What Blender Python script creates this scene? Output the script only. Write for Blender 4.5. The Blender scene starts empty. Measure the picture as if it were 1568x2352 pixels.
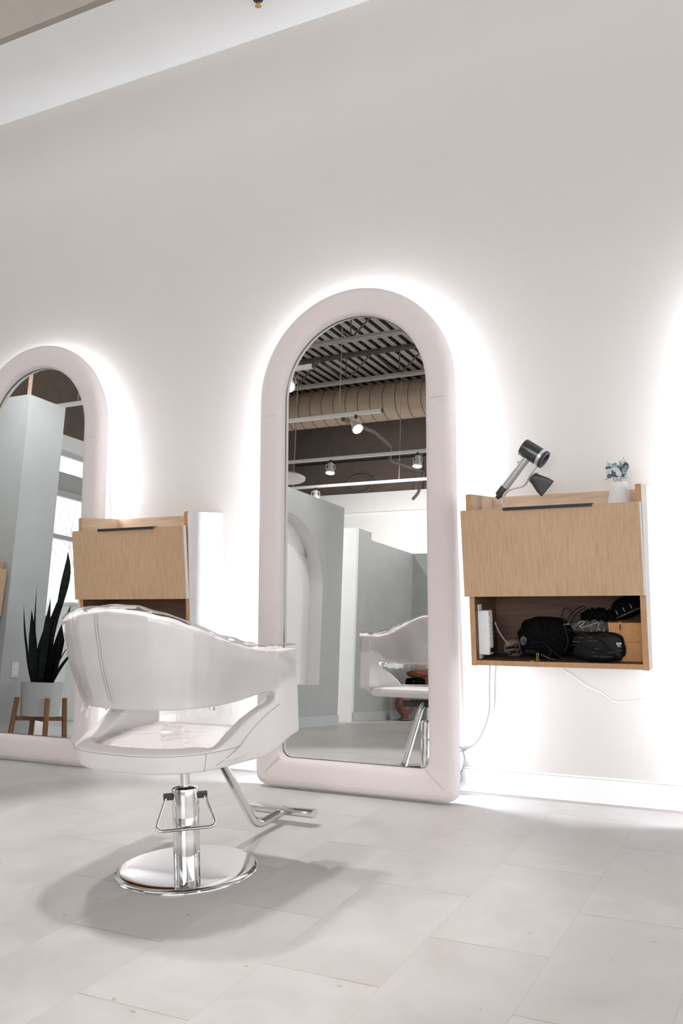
import bpy, bmesh, math, random
from mathutils import Vector, Matrix, Quaternion
random.seed(7)
PI = math.pi
scene = bpy.context.scene
COL = scene.collection
def R(a): return math.radians(a)
def lerp(a, b, t): return a + (b - a) * t
def sstep(a, b, x):
    t = max(0.0, min(1.0, (x - a) / (b - a))); return t * t * (3 - 2 * t)

# ------------------------------------------------------------------ materials
def mat(name, col=(.8, .8, .8), rough=.5, metal=0.0, **kw):
    m = bpy.data.materials.new(name); m.use_nodes = True
    b = m.node_tree.nodes['Principled BSDF']
    b.inputs['Base Color'].default_value = (*col, 1)
    b.inputs['Roughness'].default_value = rough
    b.inputs['Metallic'].default_value = metal
    for k, v in kw.items():
        b.inputs[k.replace('_', ' ')].default_value = v
    return m
def nodes(m): return m.node_tree.nodes, m.node_tree.links, m.node_tree.nodes['Principled BSDF']
def mottle(m, c1, c2, scale=(3, 3, 3), nscale=4.0, detail=4, bump=0.0, bscale=60, lo=.35, hi=.65, coord='Object'):
    """two tone noise on the base colour, with an optional fine bump"""
    N, L, b = nodes(m)
    tc = N.new('ShaderNodeTexCoord'); mp = N.new('ShaderNodeMapping'); mp.inputs['Scale'].default_value = scale
    L.new(tc.outputs[coord], mp.inputs['Vector'])
    n = N.new('ShaderNodeTexNoise'); n.inputs['Scale'].default_value = nscale; n.inputs['Detail'].default_value = detail
    L.new(mp.outputs[0], n.inputs['Vector'])
    r = N.new('ShaderNodeValToRGB')
    r.color_ramp.elements[0].position = lo; r.color_ramp.elements[0].color = (*c1, 1)
    r.color_ramp.elements[1].position = hi; r.color_ramp.elements[1].color = (*c2, 1)
    L.new(n.outputs[0], r.inputs[0]); L.new(r.outputs[0], b.inputs['Base Color'])
    if bump:
        n2 = N.new('ShaderNodeTexNoise'); n2.inputs['Scale'].default_value = bscale; n2.inputs['Detail'].default_value = 3
        L.new(tc.outputs[coord], n2.inputs['Vector'])
        bp = N.new('ShaderNodeBump'); bp.inputs['Strength'].default_value = bump; bp.inputs['Distance'].default_value = .01
        L.new(n2.outputs[0], bp.inputs['Height']); L.new(bp.outputs[0], b.inputs['Normal'])
    return m
def emis(name, col, s):
    m = bpy.data.materials.new(name); m.use_nodes = True
    N = m.node_tree.nodes; L = m.node_tree.links; N.clear()
    e = N.new('ShaderNodeEmission'); e.inputs[0].default_value = (*col, 1); e.inputs[1].default_value = s
    o = N.new('ShaderNodeOutputMaterial'); L.new(e.outputs[0], o.inputs[0]); return m

M = {}
M['wall'] = mottle(mat('wall_paint', rough=.85), (.605, .572, .548), (.613, .58, .556), nscale=1.2, bump=.05, bscale=220)
M['soffit'] = mottle(mat('soffit_paint', rough=.85), (.86, .86, .86), (.88, .88, .88), nscale=1.5, bump=.04, bscale=200)
M['fascia'] = mottle(mat('fascia_paint', rough=.9), (.36, .325, .285), (.385, .35, .31), nscale=2, bump=.05, bscale=150)
M['white_paint'] = mottle(mat('white_paint', rough=.8), (.80, .79, .785), (.83, .82, .815), nscale=1.2)
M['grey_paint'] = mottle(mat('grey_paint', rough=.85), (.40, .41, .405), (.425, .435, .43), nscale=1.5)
M['cool_paint'] = mottle(mat('cool_grey_paint', rough=.85), (.47, .50, .505), (.50, .525, .53), nscale=1.5)
M['brown_paint'] = mottle(mat('brown_paint', rough=.9), (.115, .088, .072), (.135, .104, .086), nscale=2)
M['deck'] = mottle(mat('deck_paint', rough=.8), (.35, .305, .265), (.40, .35, .31), nscale=3)
M['deck_dark'] = mat('deck_flute_shade', (.022, .019, .017), .9)  # shade inside the deck flutes, put into the colour
M['steel_paint'] = mottle(mat('joist_paint', rough=.8), (.10, .078, .062), (.13, .10, .082), nscale=5)
M['duct'] = mottle(mat('duct_metal', rough=.55, metal=.1), (.47, .355, .262), (.54, .415, .31), scale=(1, 4, 4), nscale=2)
M['track'] = mat('track_white', (.72, .69, .66), .5)
M['lamp_white'] = mat('lamp_white', (.62, .60, .58), .4)
M['lamp_dark'] = mat('lamp_dark', (.03, .03, .03), .5)
M['lamp_face'] = emis('lamp_face', (1, .96, .9), 9)
M['led'] = emis('led_strip', (.89, .935, 1.0), 255)
M['black'] = mat('black_plastic', (.012, .012, .013), .45)
M['black_cloth'] = mottle(mat('black_cloth', rough=1, Specular_IOR_Level=.05), (.003, .003, .003), (.008, .007, .007), nscale=30, bump=.5, bscale=160)
M['black_sat'] = mat('black_satin', (.005, .005, .005), .45, Specular_IOR_Level=.15)
M['grey_cloth'] = mottle(mat('grey_cloth', rough=.8), (.03, .029, .028), (.12, .113, .11), nscale=25, bump=.4, bscale=80)
M['pale_trim'] = mat('pale_trim', (.42, .37, .33), .6)
M['taupe_cloth'] = mottle(mat('taupe_cloth', rough=.9), (.20, .12, .10), (.25, .15, .125), nscale=20)
M['gold'] = mat('gold_metal', (.75, .42, .16), .25, 1.0)
M['white_plastic'] = mat('white_plastic', (.78, .78, .79), .4)
M['white_label'] = mat('white_label', (.75, .75, .75), .6)
M['socket_dark'] = mat('socket_grey', (.42, .42, .42), .5)
M['red_black'] = mat('switch_black', (.03, .008, .008), .3)
M['box'] = mottle(mat('cardboard', rough=.85), (.50, .25, .10), (.58, .30, .13), nscale=20)
M['cord_grey'] = mat('cord_grey', (.20, .235, .255), .5)
M['ribbon'] = mat('ribbon_white', (.74, .74, .76), .5)
M['brass'] = mottle(mat('brass', rough=.35, metal=.7), (.55, .30, .10), (.75, .45, .18), nscale=90)
M['chrome'] = mat('chrome', (.80, .80, .80), .05, 1.0)
M['chrome_rough'] = mat('chrome_brushed', (.74, .74, .74), .12, 1.0)
M['mirror'] = mat('mirror_glass', (.90, .91, .905), 0.0, 1.0)
M['mirror_edge'] = mat('mirror_edge', (.16, .18, .18), .2, .3)
M['fabric'] = mottle(mat('pink_padding', rough=.95, Sheen_Weight=.25, Sheen_Roughness=.5), (.70, .63, .62), (.715, .645, .635), nscale=9, bump=.12, bscale=500)
M['seam'] = mat('seam_thread', (.50, .44, .43), .9)
M['vinyl'] = mottle(mat('white_vinyl', rough=.42), (.735, .702, .702), (.75, .716, .716), nscale=5, bump=.04, bscale=45)
M['stitch'] = mat('stitch_thread', (.33, .30, .29), .8)
M['eucalyptus'] = mottle(mat('eucalyptus_leaf', rough=.7), (.20, .27, .27), (.36, .44, .44), nscale=30)
M['euc_dark'] = mottle(mat('eucalyptus_dark', rough=.7), (.06, .085, .085), (.13, .17, .17), nscale=30)
M['euc_pale'] = mottle(mat('eucalyptus_pale', rough=.7), (.46, .56, .58), (.58, .66, .68), nscale=30)
M['ceramic'] = mat('white_ceramic', (.80, .79, .785), .55)
M['pot_white'] = mat('ribbed_pot', (.52, .56, .56), .6)
M['plant'] = mottle(mat('snake_plant', rough=.65, Specular_IOR_Level=.2), (.004, .006, .006), (.012, .018, .017), scale=(1, 1, 8), nscale=6)
M['soil'] = mat('soil', (.03, .022, .016), .95)
M['stand_wood'] = mottle(mat('stand_wood', rough=.5), (.20, .088, .032), (.29, .14, .055), scale=(12, 12, 1.5), nscale=3)
M['dryer_grey'] = mat('dryer_graphite', (.075, .078, .082), .25, .6)
M['dryer_silver'] = mat('dryer_silver', (.46, .46, .47), .35, .35)
M['dryer_dark'] = mat('dryer_filter', (.05, .048, .05), .45, .2)
M['stand_silver'] = mat('stand_silver', (.60, .61, .62), .35, .5)
M['nozzle'] = mat('nozzle_graphite', (.055, .05, .05), .42, .2)
M['bag_brown'] = mottle(mat('brown_leather', rough=.5), (.14, .035, .016), (.20, .055, .025), nscale=8)
M['bag_orange'] = mottle(mat('orange_leather', rough=.5), (.42, .10, .035), (.50, .13, .05), nscale=8)
M['bag_tan'] = mottle(mat('tan_cloth', rough=.9), (.48, .33, .25), (.56, .40, .32), nscale=10)
M['clay'] = mottle(mat('clay', rough=.7), (.16, .075, .055), (.24, .12, .09), nscale=10)
M['twig'] = mat('twig', (.55, .52, .50), .9)
M['bark'] = mottle(mat('bark', rough=.9), (.40, .36, .34), (.5, .46, .44), nscale=9)
M['brick_far'] = mottle(mat('brick_far', rough=.9), (.62, .30, .16), (.70, .40, .24), nscale=14)
M['snow'] = mat('pale_ground', (.85, .86, .88), .9)
M['frame_grey'] = mat('window_frame', (.46, .47, .47), .5)
M['outlet'] = mat('outlet_plate', (.7, .7, .7), .5)

# oak veneer: stretched noise grain
def wood(name, c1, c2, c3, scale=(60, 60, 4.0), rough=.45, blot=.0):
    m = mat(name, rough=rough); N, L, b = nodes(m)
    tc = N.new('ShaderNodeTexCoord'); mp = N.new('ShaderNodeMapping'); mp.inputs['Scale'].default_value = scale
    L.new(tc.outputs['Object'], mp.inputs[0])
    wp = N.new('ShaderNodeTexNoise'); wp.inputs['Scale'].default_value = .22; wp.inputs['Detail'].default_value = 2
    L.new(mp.outputs[0], wp.inputs['Vector'])
    ad = N.new('ShaderNodeMixRGB'); ad.blend_type = 'ADD'; ad.inputs[0].default_value = 1.6
    L.new(mp.outputs[0], ad.inputs[1]); L.new(wp.outputs['Color'], ad.inputs[2])
    n = N.new('ShaderNodeTexNoise'); n.inputs['Scale'].default_value = 2.6; n.inputs['Detail'].default_value = 7; n.inputs['Roughness'].default_value = .62
    L.new(ad.outputs[0], n.inputs['Vector'])
    r = N.new('ShaderNodeValToRGB'); e = r.color_ramp.elements
    e[0].position = .30; e[0].color = (*c1, 1); e[1].position = .62; e[1].color = (*c3, 1)
    k = e.new(.45); k.color = (*c2, 1)
    L.new(n.outputs[0], r.inputs[0])
    n2 = N.new('ShaderNodeTexNoise'); n2.inputs['Scale'].default_value = 2.2; n2.inputs['Detail'].default_value = 3
    L.new(tc.outputs['Object'], n2.inputs['Vector'])
    r2 = N.new('ShaderNodeValToRGB'); r2.color_ramp.elements[0].position = .3; r2.color_ramp.elements[0].color = (.90, .88, .86, 1)
    r2.color_ramp.elements[1].position = .7; r2.color_ramp.elements[1].color = (1, 1, 1, 1)
    L.new(n2.outputs[0], r2.inputs[0])
    mx = N.new('ShaderNodeMixRGB'); mx.blend_type = 'MULTIPLY'; mx.inputs[0].default_value = 1
    L.new(r.outputs[0], mx.inputs[1]); L.new(r2.outputs[0], mx.inputs[2]); L.new(mx.outputs[0], b.inputs['Base Color'])
    bp = N.new('ShaderNodeBump'); bp.inputs['Strength'].default_value = .08; bp.inputs['Distance'].default_value = .004
    L.new(n.outputs[0], bp.inputs['Height']); L.new(bp.outputs[0], b.inputs['Normal'])
    return m
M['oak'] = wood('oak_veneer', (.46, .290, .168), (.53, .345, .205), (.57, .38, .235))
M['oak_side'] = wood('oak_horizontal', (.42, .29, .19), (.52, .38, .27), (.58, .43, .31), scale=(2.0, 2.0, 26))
M['ply'] = mottle(mat('ply_edge', rough=.55), (.44, .235, .105), (.52, .29, .14), scale=(6, 6, 2), nscale=8)
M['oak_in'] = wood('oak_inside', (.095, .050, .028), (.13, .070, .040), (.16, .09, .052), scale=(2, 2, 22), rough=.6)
M['laminate'] = mottle(mat('white_laminate', rough=.4), (.60, .59, .58), (.64, .63, .62), scale=(1, 1, 4), nscale=3)

# clear vinyl slip cover
def clear_vinyl():
    m = bpy.data.materials.new('clear_vinyl'); m.use_nodes = True
    N = m.node_tree.nodes; L = m.node_tree.links; N.clear()
    o = N.new('ShaderNodeOutputMaterial'); tr = N.new('ShaderNodeBsdfTransparent'); tr.inputs[0].default_value = (.99, .99, .992, 1)
    gl = N.new('ShaderNodeBsdfGlossy'); gl.inputs['Roughness'].default_value = .045; gl.inputs['Color'].default_value = (1, 1, 1, 1)
    mx = N.new('ShaderNodeMixShader'); fr = N.new('ShaderNodeFresnel'); fr.inputs['IOR'].default_value = 1.42
    tc = N.new('ShaderNodeTexCoord'); mp = N.new('ShaderNodeMapping'); mp.inputs['Scale'].default_value = (1, 1, .45)
    L.new(tc.outputs['Object'], mp.inputs[0])
    n = N.new('ShaderNodeTexNoise'); n.inputs['Scale'].default_value = 13; n.inputs['Detail'].default_value = 2.5
    L.new(mp.outputs[0], n.inputs['Vector'])
    bp = N.new('ShaderNodeBump'); bp.inputs['Strength'].default_value = .30; bp.inputs['Distance'].default_value = .015
    L.new(n.outputs[0], bp.inputs['Height']); L.new(bp.outputs[0], gl.inputs['Normal']); L.new(bp.outputs[0], fr.inputs['Normal'])
    fm = N.new('ShaderNodeMath'); fm.operation = 'MULTIPLY'; fm.inputs[1].default_value = .85; L.new(fr.outputs[0], fm.inputs[0]); L.new(fm.outputs[0], mx.inputs[0]); L.new(tr.outputs[0], mx.inputs[1]); L.new(gl.outputs[0], mx.inputs[2])
    L.new(mx.outputs[0], o.inputs[0]); return m
M['clear'] = clear_vinyl()
def window_glass():
    m = bpy.data.materials.new('window_glass'); m.use_nodes = True
    N = m.node_tree.nodes; L = m.node_tree.links; N.clear()
    o = N.new('ShaderNodeOutputMaterial'); tr = N.new('ShaderNodeBsdfTransparent'); tr.inputs[0].default_value = (.96, .98, .98, 1)
    gl = N.new('ShaderNodeBsdfGlossy'); gl.inputs['Roughness'].default_value = .01
    mx = N.new('ShaderNodeMixShader'); mx.inputs[0].default_value = .06
    L.new(tr.outputs[0], mx.inputs[1]); L.new(gl.outputs[0], mx.inputs[2]); L.new(mx.outputs[0], o.inputs[0]); return m
M['glass'] = window_glass()

# floor tiles: columns along Y, half-offset joints
TW, TL, TX0, TY0 = .3335, .6465, -1.6685, 1.737
def floor_mat():
    m = mat('floor_tile', rough=.42, Specular_IOR_Level=.4); N, L, b = nodes(m)
    tc = N.new('ShaderNodeTexCoord'); sp = N.new('ShaderNodeSeparateXYZ'); L.new(tc.outputs['Object'], sp.inputs[0])
    def mth(op, a, bv=None, c=None):
        n = N.new('ShaderNodeMath'); n.operation = op
        for i, v in enumerate((a, bv, c)):
            if v is None: continue
            if isinstance(v, (int, float)): n.inputs[i].default_value = v
            else: L.new(v, n.inputs[i])
        return n.outputs[0]
    u = mth('DIVIDE', mth('SUBTRACT', sp.outputs[0], TX0), TW)
    cu = mth('FLOOR', u)
    v0 = mth('DIVIDE', mth('SUBTRACT', sp.outputs[1], TY0), TL)
    v = mth('ADD', v0, mth('MULTIPLY', mth('FLOORED_MODULO', cu, 2.0), .5))
    cv = mth('FLOOR', v)
    du = mth('MULTIPLY', mth('PINGPONG', u, .5), TW)
    dv = mth('MULTIPLY', mth('PINGPONG', v, .5), TL)
    lu = mth('SUBTRACT', 1.0, mth('SMOOTH_MIN', mth('DIVIDE', du, .0020), 1.0, .2))
    lv = mth('SUBTRACT', 1.0, mth('SMOOTH_MIN', mth('DIVIDE', dv, .0026), 1.0, .2))
    cb = N.new('ShaderNodeCombineXYZ'); L.new(cu, cb.inputs[0]); L.new(cv, cb.inputs[1])
    wn = N.new('ShaderNodeTexWhiteNoise'); wn.noise_dimensions = '2D'; L.new(cb.outputs[0], wn.inputs['Vector'])
    # each tile samples its own place in the stone noise
    off = N.new('ShaderNodeVectorMath'); off.operation = 'SCALE'; off.inputs['Scale'].default_value = 7.0; L.new(wn.outputs['Color'], off.inputs[0])
    av = N.new('ShaderNodeVectorMath'); av.operation = 'ADD'; L.new(tc.outputs['Object'], av.inputs[0]); L.new(off.outputs[0], av.inputs[1])
    n1 = N.new('ShaderNodeTexNoise'); n1.inputs['Scale'].default_value = 3.2; n1.inputs['Detail'].default_value = 7; n1.inputs['Roughness'].default_value = .62; n1.inputs['Distortion'].default_value = .6
    L.new(av.outputs[0], n1.inputs['Vector'])
    r1 = N.new('ShaderNodeValToRGB'); e = r1.color_ramp.elements
    e[0].position = .30; e[0].color = (.455, .424, .405, 1); e[1].position = .66; e[1].color = (.53, .52, .51, 1)
    L.new(n1.outputs[0], r1.inputs[0])
    tint = N.new('ShaderNodeMixRGB'); tint.blend_type = 'MULTIPLY'; tint.inputs[0].default_value = 1
    tr = N.new('ShaderNodeMapRange'); tr.inputs[3].default_value = .955; tr.inputs[4].default_value = 1.02; L.new(wn.outputs['Value'], tr.inputs[0])
    L.new(r1.outputs[0], tint.inputs[1]); L.new(tr.outputs[0], tint.inputs[2])
    # sparse brown specks
    vo = N.new('ShaderNodeTexNoise'); vo.inputs['Scale'].default_value = 26; vo.inputs['Detail'].default_value = 1
    L.new(tc.outputs['Object'], vo.inputs['Vector'])
    rs = N.new('ShaderNodeMapRange'); rs.inputs[1].default_value = .775; rs.inputs[2].default_value = .80; L.new(vo.outputs[0], rs.inputs[0])
    ms = N.new('ShaderNodeMixRGB'); ms.inputs[2].default_value = (.33, .25, .19, 1)
    L.new(mth('MULTIPLY', rs.outputs[0], .6), ms.inputs[0]); L.new(tint.outputs[0], ms.inputs[1])
    m1 = N.new('ShaderNodeMixRGB'); m1.inputs[2].default_value = (.40, .355, .315, 1)
    L.new(mth('MULTIPLY', lu, .8), m1.inputs[0]); L.new(ms.outputs[0], m1.inputs[1])
    gn = N.new('ShaderNodeTexNoise'); gn.inputs['Scale'].default_value = 5; L.new(tc.outputs['Object'], gn.inputs['Vector'])
    gm = N.new('ShaderNodeMapRange'); gm.inputs[1].default_value = .35; gm.inputs[2].default_value = .65; gm.inputs[3].default_value = .35; gm.inputs[4].default_value = 1.0; L.new(gn.outputs[0], gm.inputs[0])
    m2 = N.new('ShaderNodeMixRGB'); m2.inputs[2].default_value = (.26, .17, .11, 1)
    L.new(mth('MULTIPLY', lv, gm.outputs[0]), m2.inputs[0]); L.new(m1.outputs[0], m2.inputs[1])
    L.new(m2.outputs[0], b.inputs['Base Color'])
    bp = N.new('ShaderNodeBump'); bp.inputs['Strength'].default_value = .12; bp.inputs['Distance'].default_value = .004
    L.new(n1.outputs[0], bp.inputs['Height']); L.new(bp.outputs[0], b.inputs['Normal'])
    rr = N.new('ShaderNodeMapRange'); rr.inputs[3].default_value = .34; rr.inputs[4].default_value = .52; L.new(n1.outputs[0], rr.inputs[0]); L.new(rr.outputs[0], b.inputs['Roughness'])
    return m
M['floor'] = floor_mat()

# ------------------------------------------------------------------ mesh helpers
class G:
    """collects shapes, then builds ONE mesh object"""
    def __init__(s): s.v = []; s.f = []; s.mi = []; s.mats = []; s.cur = 0
    def use(s, m):
        if m not in s.mats: s.mats.append(m)
        s.cur = s.mats.index(m); return s
    def add(s, vs, fs):
        o = len(s.v); s.v += [tuple(p) for p in vs]
        for f in fs: s.f.append(tuple(i + o for i in f)); s.mi.append(s.cur)
        return s
    def box(s, x0, x1, y0, y1, z0, z1):
        vs = [(x, y, z) for z in (z0, z1) for y in (y0, y1) for x in (x0, x1)]
        return s.add(vs, [(0, 2, 3, 1), (4, 5, 7, 6), (0, 1, 5, 4), (2, 6, 7, 3), (0, 4, 6, 2), (1, 3, 7, 5)])
    def grid(s, rows, closed_u=False, closed_v=False, cap0=False, cap1=False):
        n = len(rows); k = len(rows[0]); vs = [p for r in rows for p in r]; fs = []
        for i in range(n if closed_u else n - 1):
            for j in range(k if closed_v else k - 1):
                a = i * k + j; b = i * k + (j + 1) % k; c = ((i + 1) % n) * k + (j + 1) % k; d = ((i + 1) % n) * k + j
                fs.append((a, b, c, d))
        if cap0: fs.append(tuple(reversed(range(k))))
        if cap1: fs.append(tuple((n - 1) * k + j for j in range(k)))
        return s.add(vs, fs)
    def tube(s, pts, r, seg=12, closed=False, cap=True, flat=None):
        """round (or flat=(w,h)) tube along a polyline"""
        P = [Vector(p) for p in pts]; n = len(P)
        rad = r if isinstance(r, (list, tuple)) else [r] * n
        T = []
        for i in range(n):
            if closed: t = P[(i + 1) % n] - P[i - 1]
            else: t = P[min(i + 1, n - 1)] - P[max(i - 1, 0)]
            T.append(t.normalized())
        up = Vector((0, 0, 1)) if abs(T[0].z) < .9 else Vector((1, 0, 0))
        N0 = (up - T[0] * up.dot(T[0])).normalized(); rows = []
        for i in range(n):
            if i: N0 = (N0 - T[i] * N0.dot(T[i])).normalized()
            B = T[i].cross(N0)
            if flat: rows.append([P[i] + N0 * a * flat[1] + B * b_ * flat[0] for a, b_ in ((-1, -1), (-1, 1), (1, 1), (1, -1))])
            else: rows.append([P[i] + (N0 * math.cos(2 * PI * j / seg) + B * math.sin(2 * PI * j / seg)) * rad[i] for j in range(seg)])
        return s.grid(rows, closed_u=closed, closed_v=True, cap0=cap and not closed, cap1=cap and not closed)
    def lathe(s, prof, seg=48, c=(0, 0, 0), axis=None, rib=0.0, nrib=0):
        """profile [(r, h)] turned about an axis through c"""
        q = Vector((0, 0, 1)).rotation_difference(Vector(axis)) if axis else Quaternion()
        rows = []
        for r, h in prof:
            row = []
            for j in range(seg):
                a = 2 * PI * j / seg; rr = r * (1 + rib * math.cos(nrib * a)) if nrib else r
                row.append(Vector(c) + q @ Vector((rr * math.cos(a), rr * math.sin(a), h)))
            rows.append(row)
        return s.grid(rows, closed_v=True, cap0=prof[0][0] > 1e-5, cap1=prof[-1][0] > 1e-5)
    def blob(s, c, r, n=24, m=14, e=1.0, noise=0.0, seed=0, zmin=None):
        rnd = random.Random(seed); ph = [(rnd.uniform(0, 6.3), rnd.uniform(2, 5), rnd.uniform(2, 5), rnd.uniform(2, 5)) for _ in range(5)]
        def sp(v): return math.copysign(abs(v) ** e, v)
        rows = []
        for i in range(m + 1):
            t = -PI / 2 + PI * i / m; row = []
            for j in range(n):
                a = 2 * PI * j / n
                x, y, z = sp(math.cos(t)) * sp(math.cos(a)), sp(math.cos(t)) * sp(math.sin(a)), sp(math.sin(t))
                k = 1 + noise * sum(math.sin(p + f1 * x * 1.7 + f2 * y * 1.7 + f3 * z * 1.7) for p, f1, f2, f3 in ph) / 2.5
                q = Vector((c[0] + r[0] * x * k, c[1] + r[1] * y * k, c[2] + r[2] * z * k))
                if zmin is not None: q.z = max(q.z, zmin)
                row.append(q)
            rows.append(row)
        return s.grid(rows, closed_v=True)
    def prism(s, poly, d0, d1, fn):
        """2D polygon [(a,b)] extruded from d0 to d1; fn(a,b,d)->xyz"""
        n = len(poly); vs = [fn(a, b, d0) for a, b in poly] + [fn(a, b, d1) for a, b in poly]
        fs = [tuple(range(n)), tuple(reversed(range(n, 2 * n)))] + [(i, i + n, (i + 1) % n + n, (i + 1) % n) for i in range(n)]
        return s.add(vs, fs)
    def mesh(s, name, m=None):
        me = bpy.data.meshes.new(name); me.from_pydata(s.v, [], s.f)
        for k in (s.mats or [m]): me.materials.append(k)
        if s.mats: me.polygons.foreach_set('material_index', s.mi)
        bm = bmesh.new(); bm.from_mesh(me); bmesh.ops.remove_doubles(bm, verts=bm.verts, dist=1e-6)
        bmesh.ops.recalc_face_normals(bm, faces=bm.faces); bm.to_mesh(me); bm.free(); me.update(); return me
    def build(s, name, m=None, parent=None, smooth=None, bevel=0, bseg=2, loc=None):
        o = bpy.data.objects.new(name, s.mesh(name, m)); COL.objects.link(o)
        if parent: o.parent = parent
        if loc: o.location = loc
        if smooth is not None: shade(o.data, smooth)
        if bevel:
            b = o.modifiers.new('edge', 'BEVEL'); b.width = bevel; b.segments = bseg; b.limit_method = 'ANGLE'; b.angle_limit = R(40)
            b.harden_normals = False
            if smooth is None: shade(o.data, 35)
        return o
def shade(me, ang):
    me.polygons.foreach_set('use_smooth', [True] * len(me.polygons))
    if ang < 180: me.set_sharp_from_angle(angle=R(ang))
    me.update()
def tag(o, label=None, cat=None, group=None, kind=None):
    for k, v in (('label', label), ('category', cat), ('group', group), ('kind', kind)):
        if v: o[k] = v
    return o
def empty(name, loc, label=None, cat=None, group=None, rz=0):
    o = bpy.data.objects.new(name, None); COL.objects.link(o); o.location = loc; o.rotation_euler.z = rz; o.empty_display_size = .1
    return tag(o, label, cat, group)
def struct(o): o['kind'] = 'structure'; return o
def kids(o): return [c for c in bpy.data.objects if c.parent == o]
def copy_tree(o, parent=None):
    c = o.copy(); COL.objects.link(c)
    if parent: c.parent = parent
    for ch in kids(o): copy_tree(ch, c)
    return c
def arcpts(cx, cy, r, a0, a1, n): return [(cx + r * math.cos(R(lerp(a0, a1, i / n))), cy + r * math.sin(R(lerp(a0, a1, i / n)))) for i in range(n + 1)]
def smooth_path(pts, n=8):
    """Catmull-Rom through the points"""
    P = [Vector(p) for p in pts]; out = []
    for i in range(len(P) - 1):
        p0, p1, p2, p3 = P[max(i - 1, 0)], P[i], P[i + 1], P[min(i + 2, len(P) - 1)]
        for k in range(n):
            t = k / n
            out.append(.5 * ((2 * p1) + (p2 - p0) * t + (2 * p0 - 5 * p1 + 4 * p2 - p3) * t * t + (3 * p1 - p0 - 3 * p2 + p3) * t ** 3))
    out.append(P[-1]); return out
def fillet(pts, r, n=6):
    """polyline with rounded corners"""
    P = [Vector(p) for p in pts]; out = [P[0]]
    for i in range(1, len(P) - 1):
        a = (P[i - 1] - P[i]); b = (P[i + 1] - P[i]); d = min(r, a.length * .48, b.length * .48)
        p0 = P[i] + a.normalized() * d; p2 = P[i] + b.normalized() * d
        for k in range(n + 1):
            t = k / n; out.append(p0 * (1 - t) ** 2 + P[i] * 2 * t * (1 - t) + p2 * t * t)
    out.append(P[-1]); return out

# ------------------------------------------------------------------ the setting
WY = 3.871          # mirror wall
SZ = 3.694          # soffit height
DZ = 5.05           # roof deck
struct(G().box(-12, 4.5, -6.2, WY + .3, -.12, 0).build('floor', M['floor']))
struct(G().box(-5.80, 4.5, WY, WY + .2, 0, DZ + .1).build('wall_back', M['wall']))
struct(G().box(-5.80, 4.5, 3.265, WY, SZ, SZ + .12).build('ceiling_soffit', M['soffit']))
struct(G().box(-5.80, 4.5, 3.225, 3.265, SZ, DZ + .05).build('trim_fascia', M['fascia']))
g = G()
for x0, x1 in ((-5.785, 4.4),): g.box(x0, x1, WY - .014, WY, .006, .105)
g.box(-5.785, 4.4, WY - .010, WY, .105, .113)
struct(g.build('baseboard_back', M['white_paint'], bevel=.003))
struct(G().box(-5.785, 4.4, WY - .018, WY - .012, 0, .006).build('trim_floor_joint', M['seam']))

# far (camera side) wall: white below, brown above
struct(G().use(M['white_paint']).box(-8.2, 4.5, -6.2, -6.0, 0, 3.46).build('wall_front'))
struct(G().box(-8.2, 4.5, -6.02, -5.93, 3.14, 3.46).build('trim_front', M['white_paint']))
struct(G().box(-8.2, 4.5, -6.2, -6.0, 3.46, DZ + .1).build('wall_front_upper', M['brown_paint']))
# left side: the window wall and the station wall with its pier
g = G().use(M['brown_paint']).box(-8.2, -8.0, -6.2, WY, 3.28, DZ + .1)
g.use(M['white_paint']).box(-8.2, -8.0, -6.2, -3.2, 0, 3.28).box(-8.2, -8.0, 2.6, WY, 0, 3.28).box(-8.2, -8.0, -3.2, 2.6, 3.10, 3.28).box(-8.2, -8.0, -3.2, 2.6, 0, .10)
struct(g.build('wall_left'))
struct(G().box(-5.95, -5.80, 2.43, WY, 0, 2.62).build('wall_station', M['cool_paint']))
struct(G().box(-7.2, -5.46, 2.04, 2.43, 0, 2.62).build('wall_pier', M['cool_paint']))
struct(G().box(4.5, 4.7, -6.2, WY + .2, 2.7, DZ + .1).build('light_block_right', M['white_paint']))  # unseen header, added to keep sky light off the upper mirror wall
# roof deck: trapezoid flutes running along Y
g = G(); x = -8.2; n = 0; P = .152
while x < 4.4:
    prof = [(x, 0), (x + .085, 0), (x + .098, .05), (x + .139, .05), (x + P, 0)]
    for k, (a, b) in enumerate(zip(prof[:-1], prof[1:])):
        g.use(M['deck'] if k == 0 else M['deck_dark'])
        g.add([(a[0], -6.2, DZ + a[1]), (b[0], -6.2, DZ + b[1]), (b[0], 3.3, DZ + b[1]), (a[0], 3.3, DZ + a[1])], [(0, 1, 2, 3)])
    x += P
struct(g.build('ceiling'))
struct(G().box(-8.3, 4.6, -6.3, 4.1, DZ + .06, DZ + .12).build('ceiling_roof', M['brown_paint']))

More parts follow.
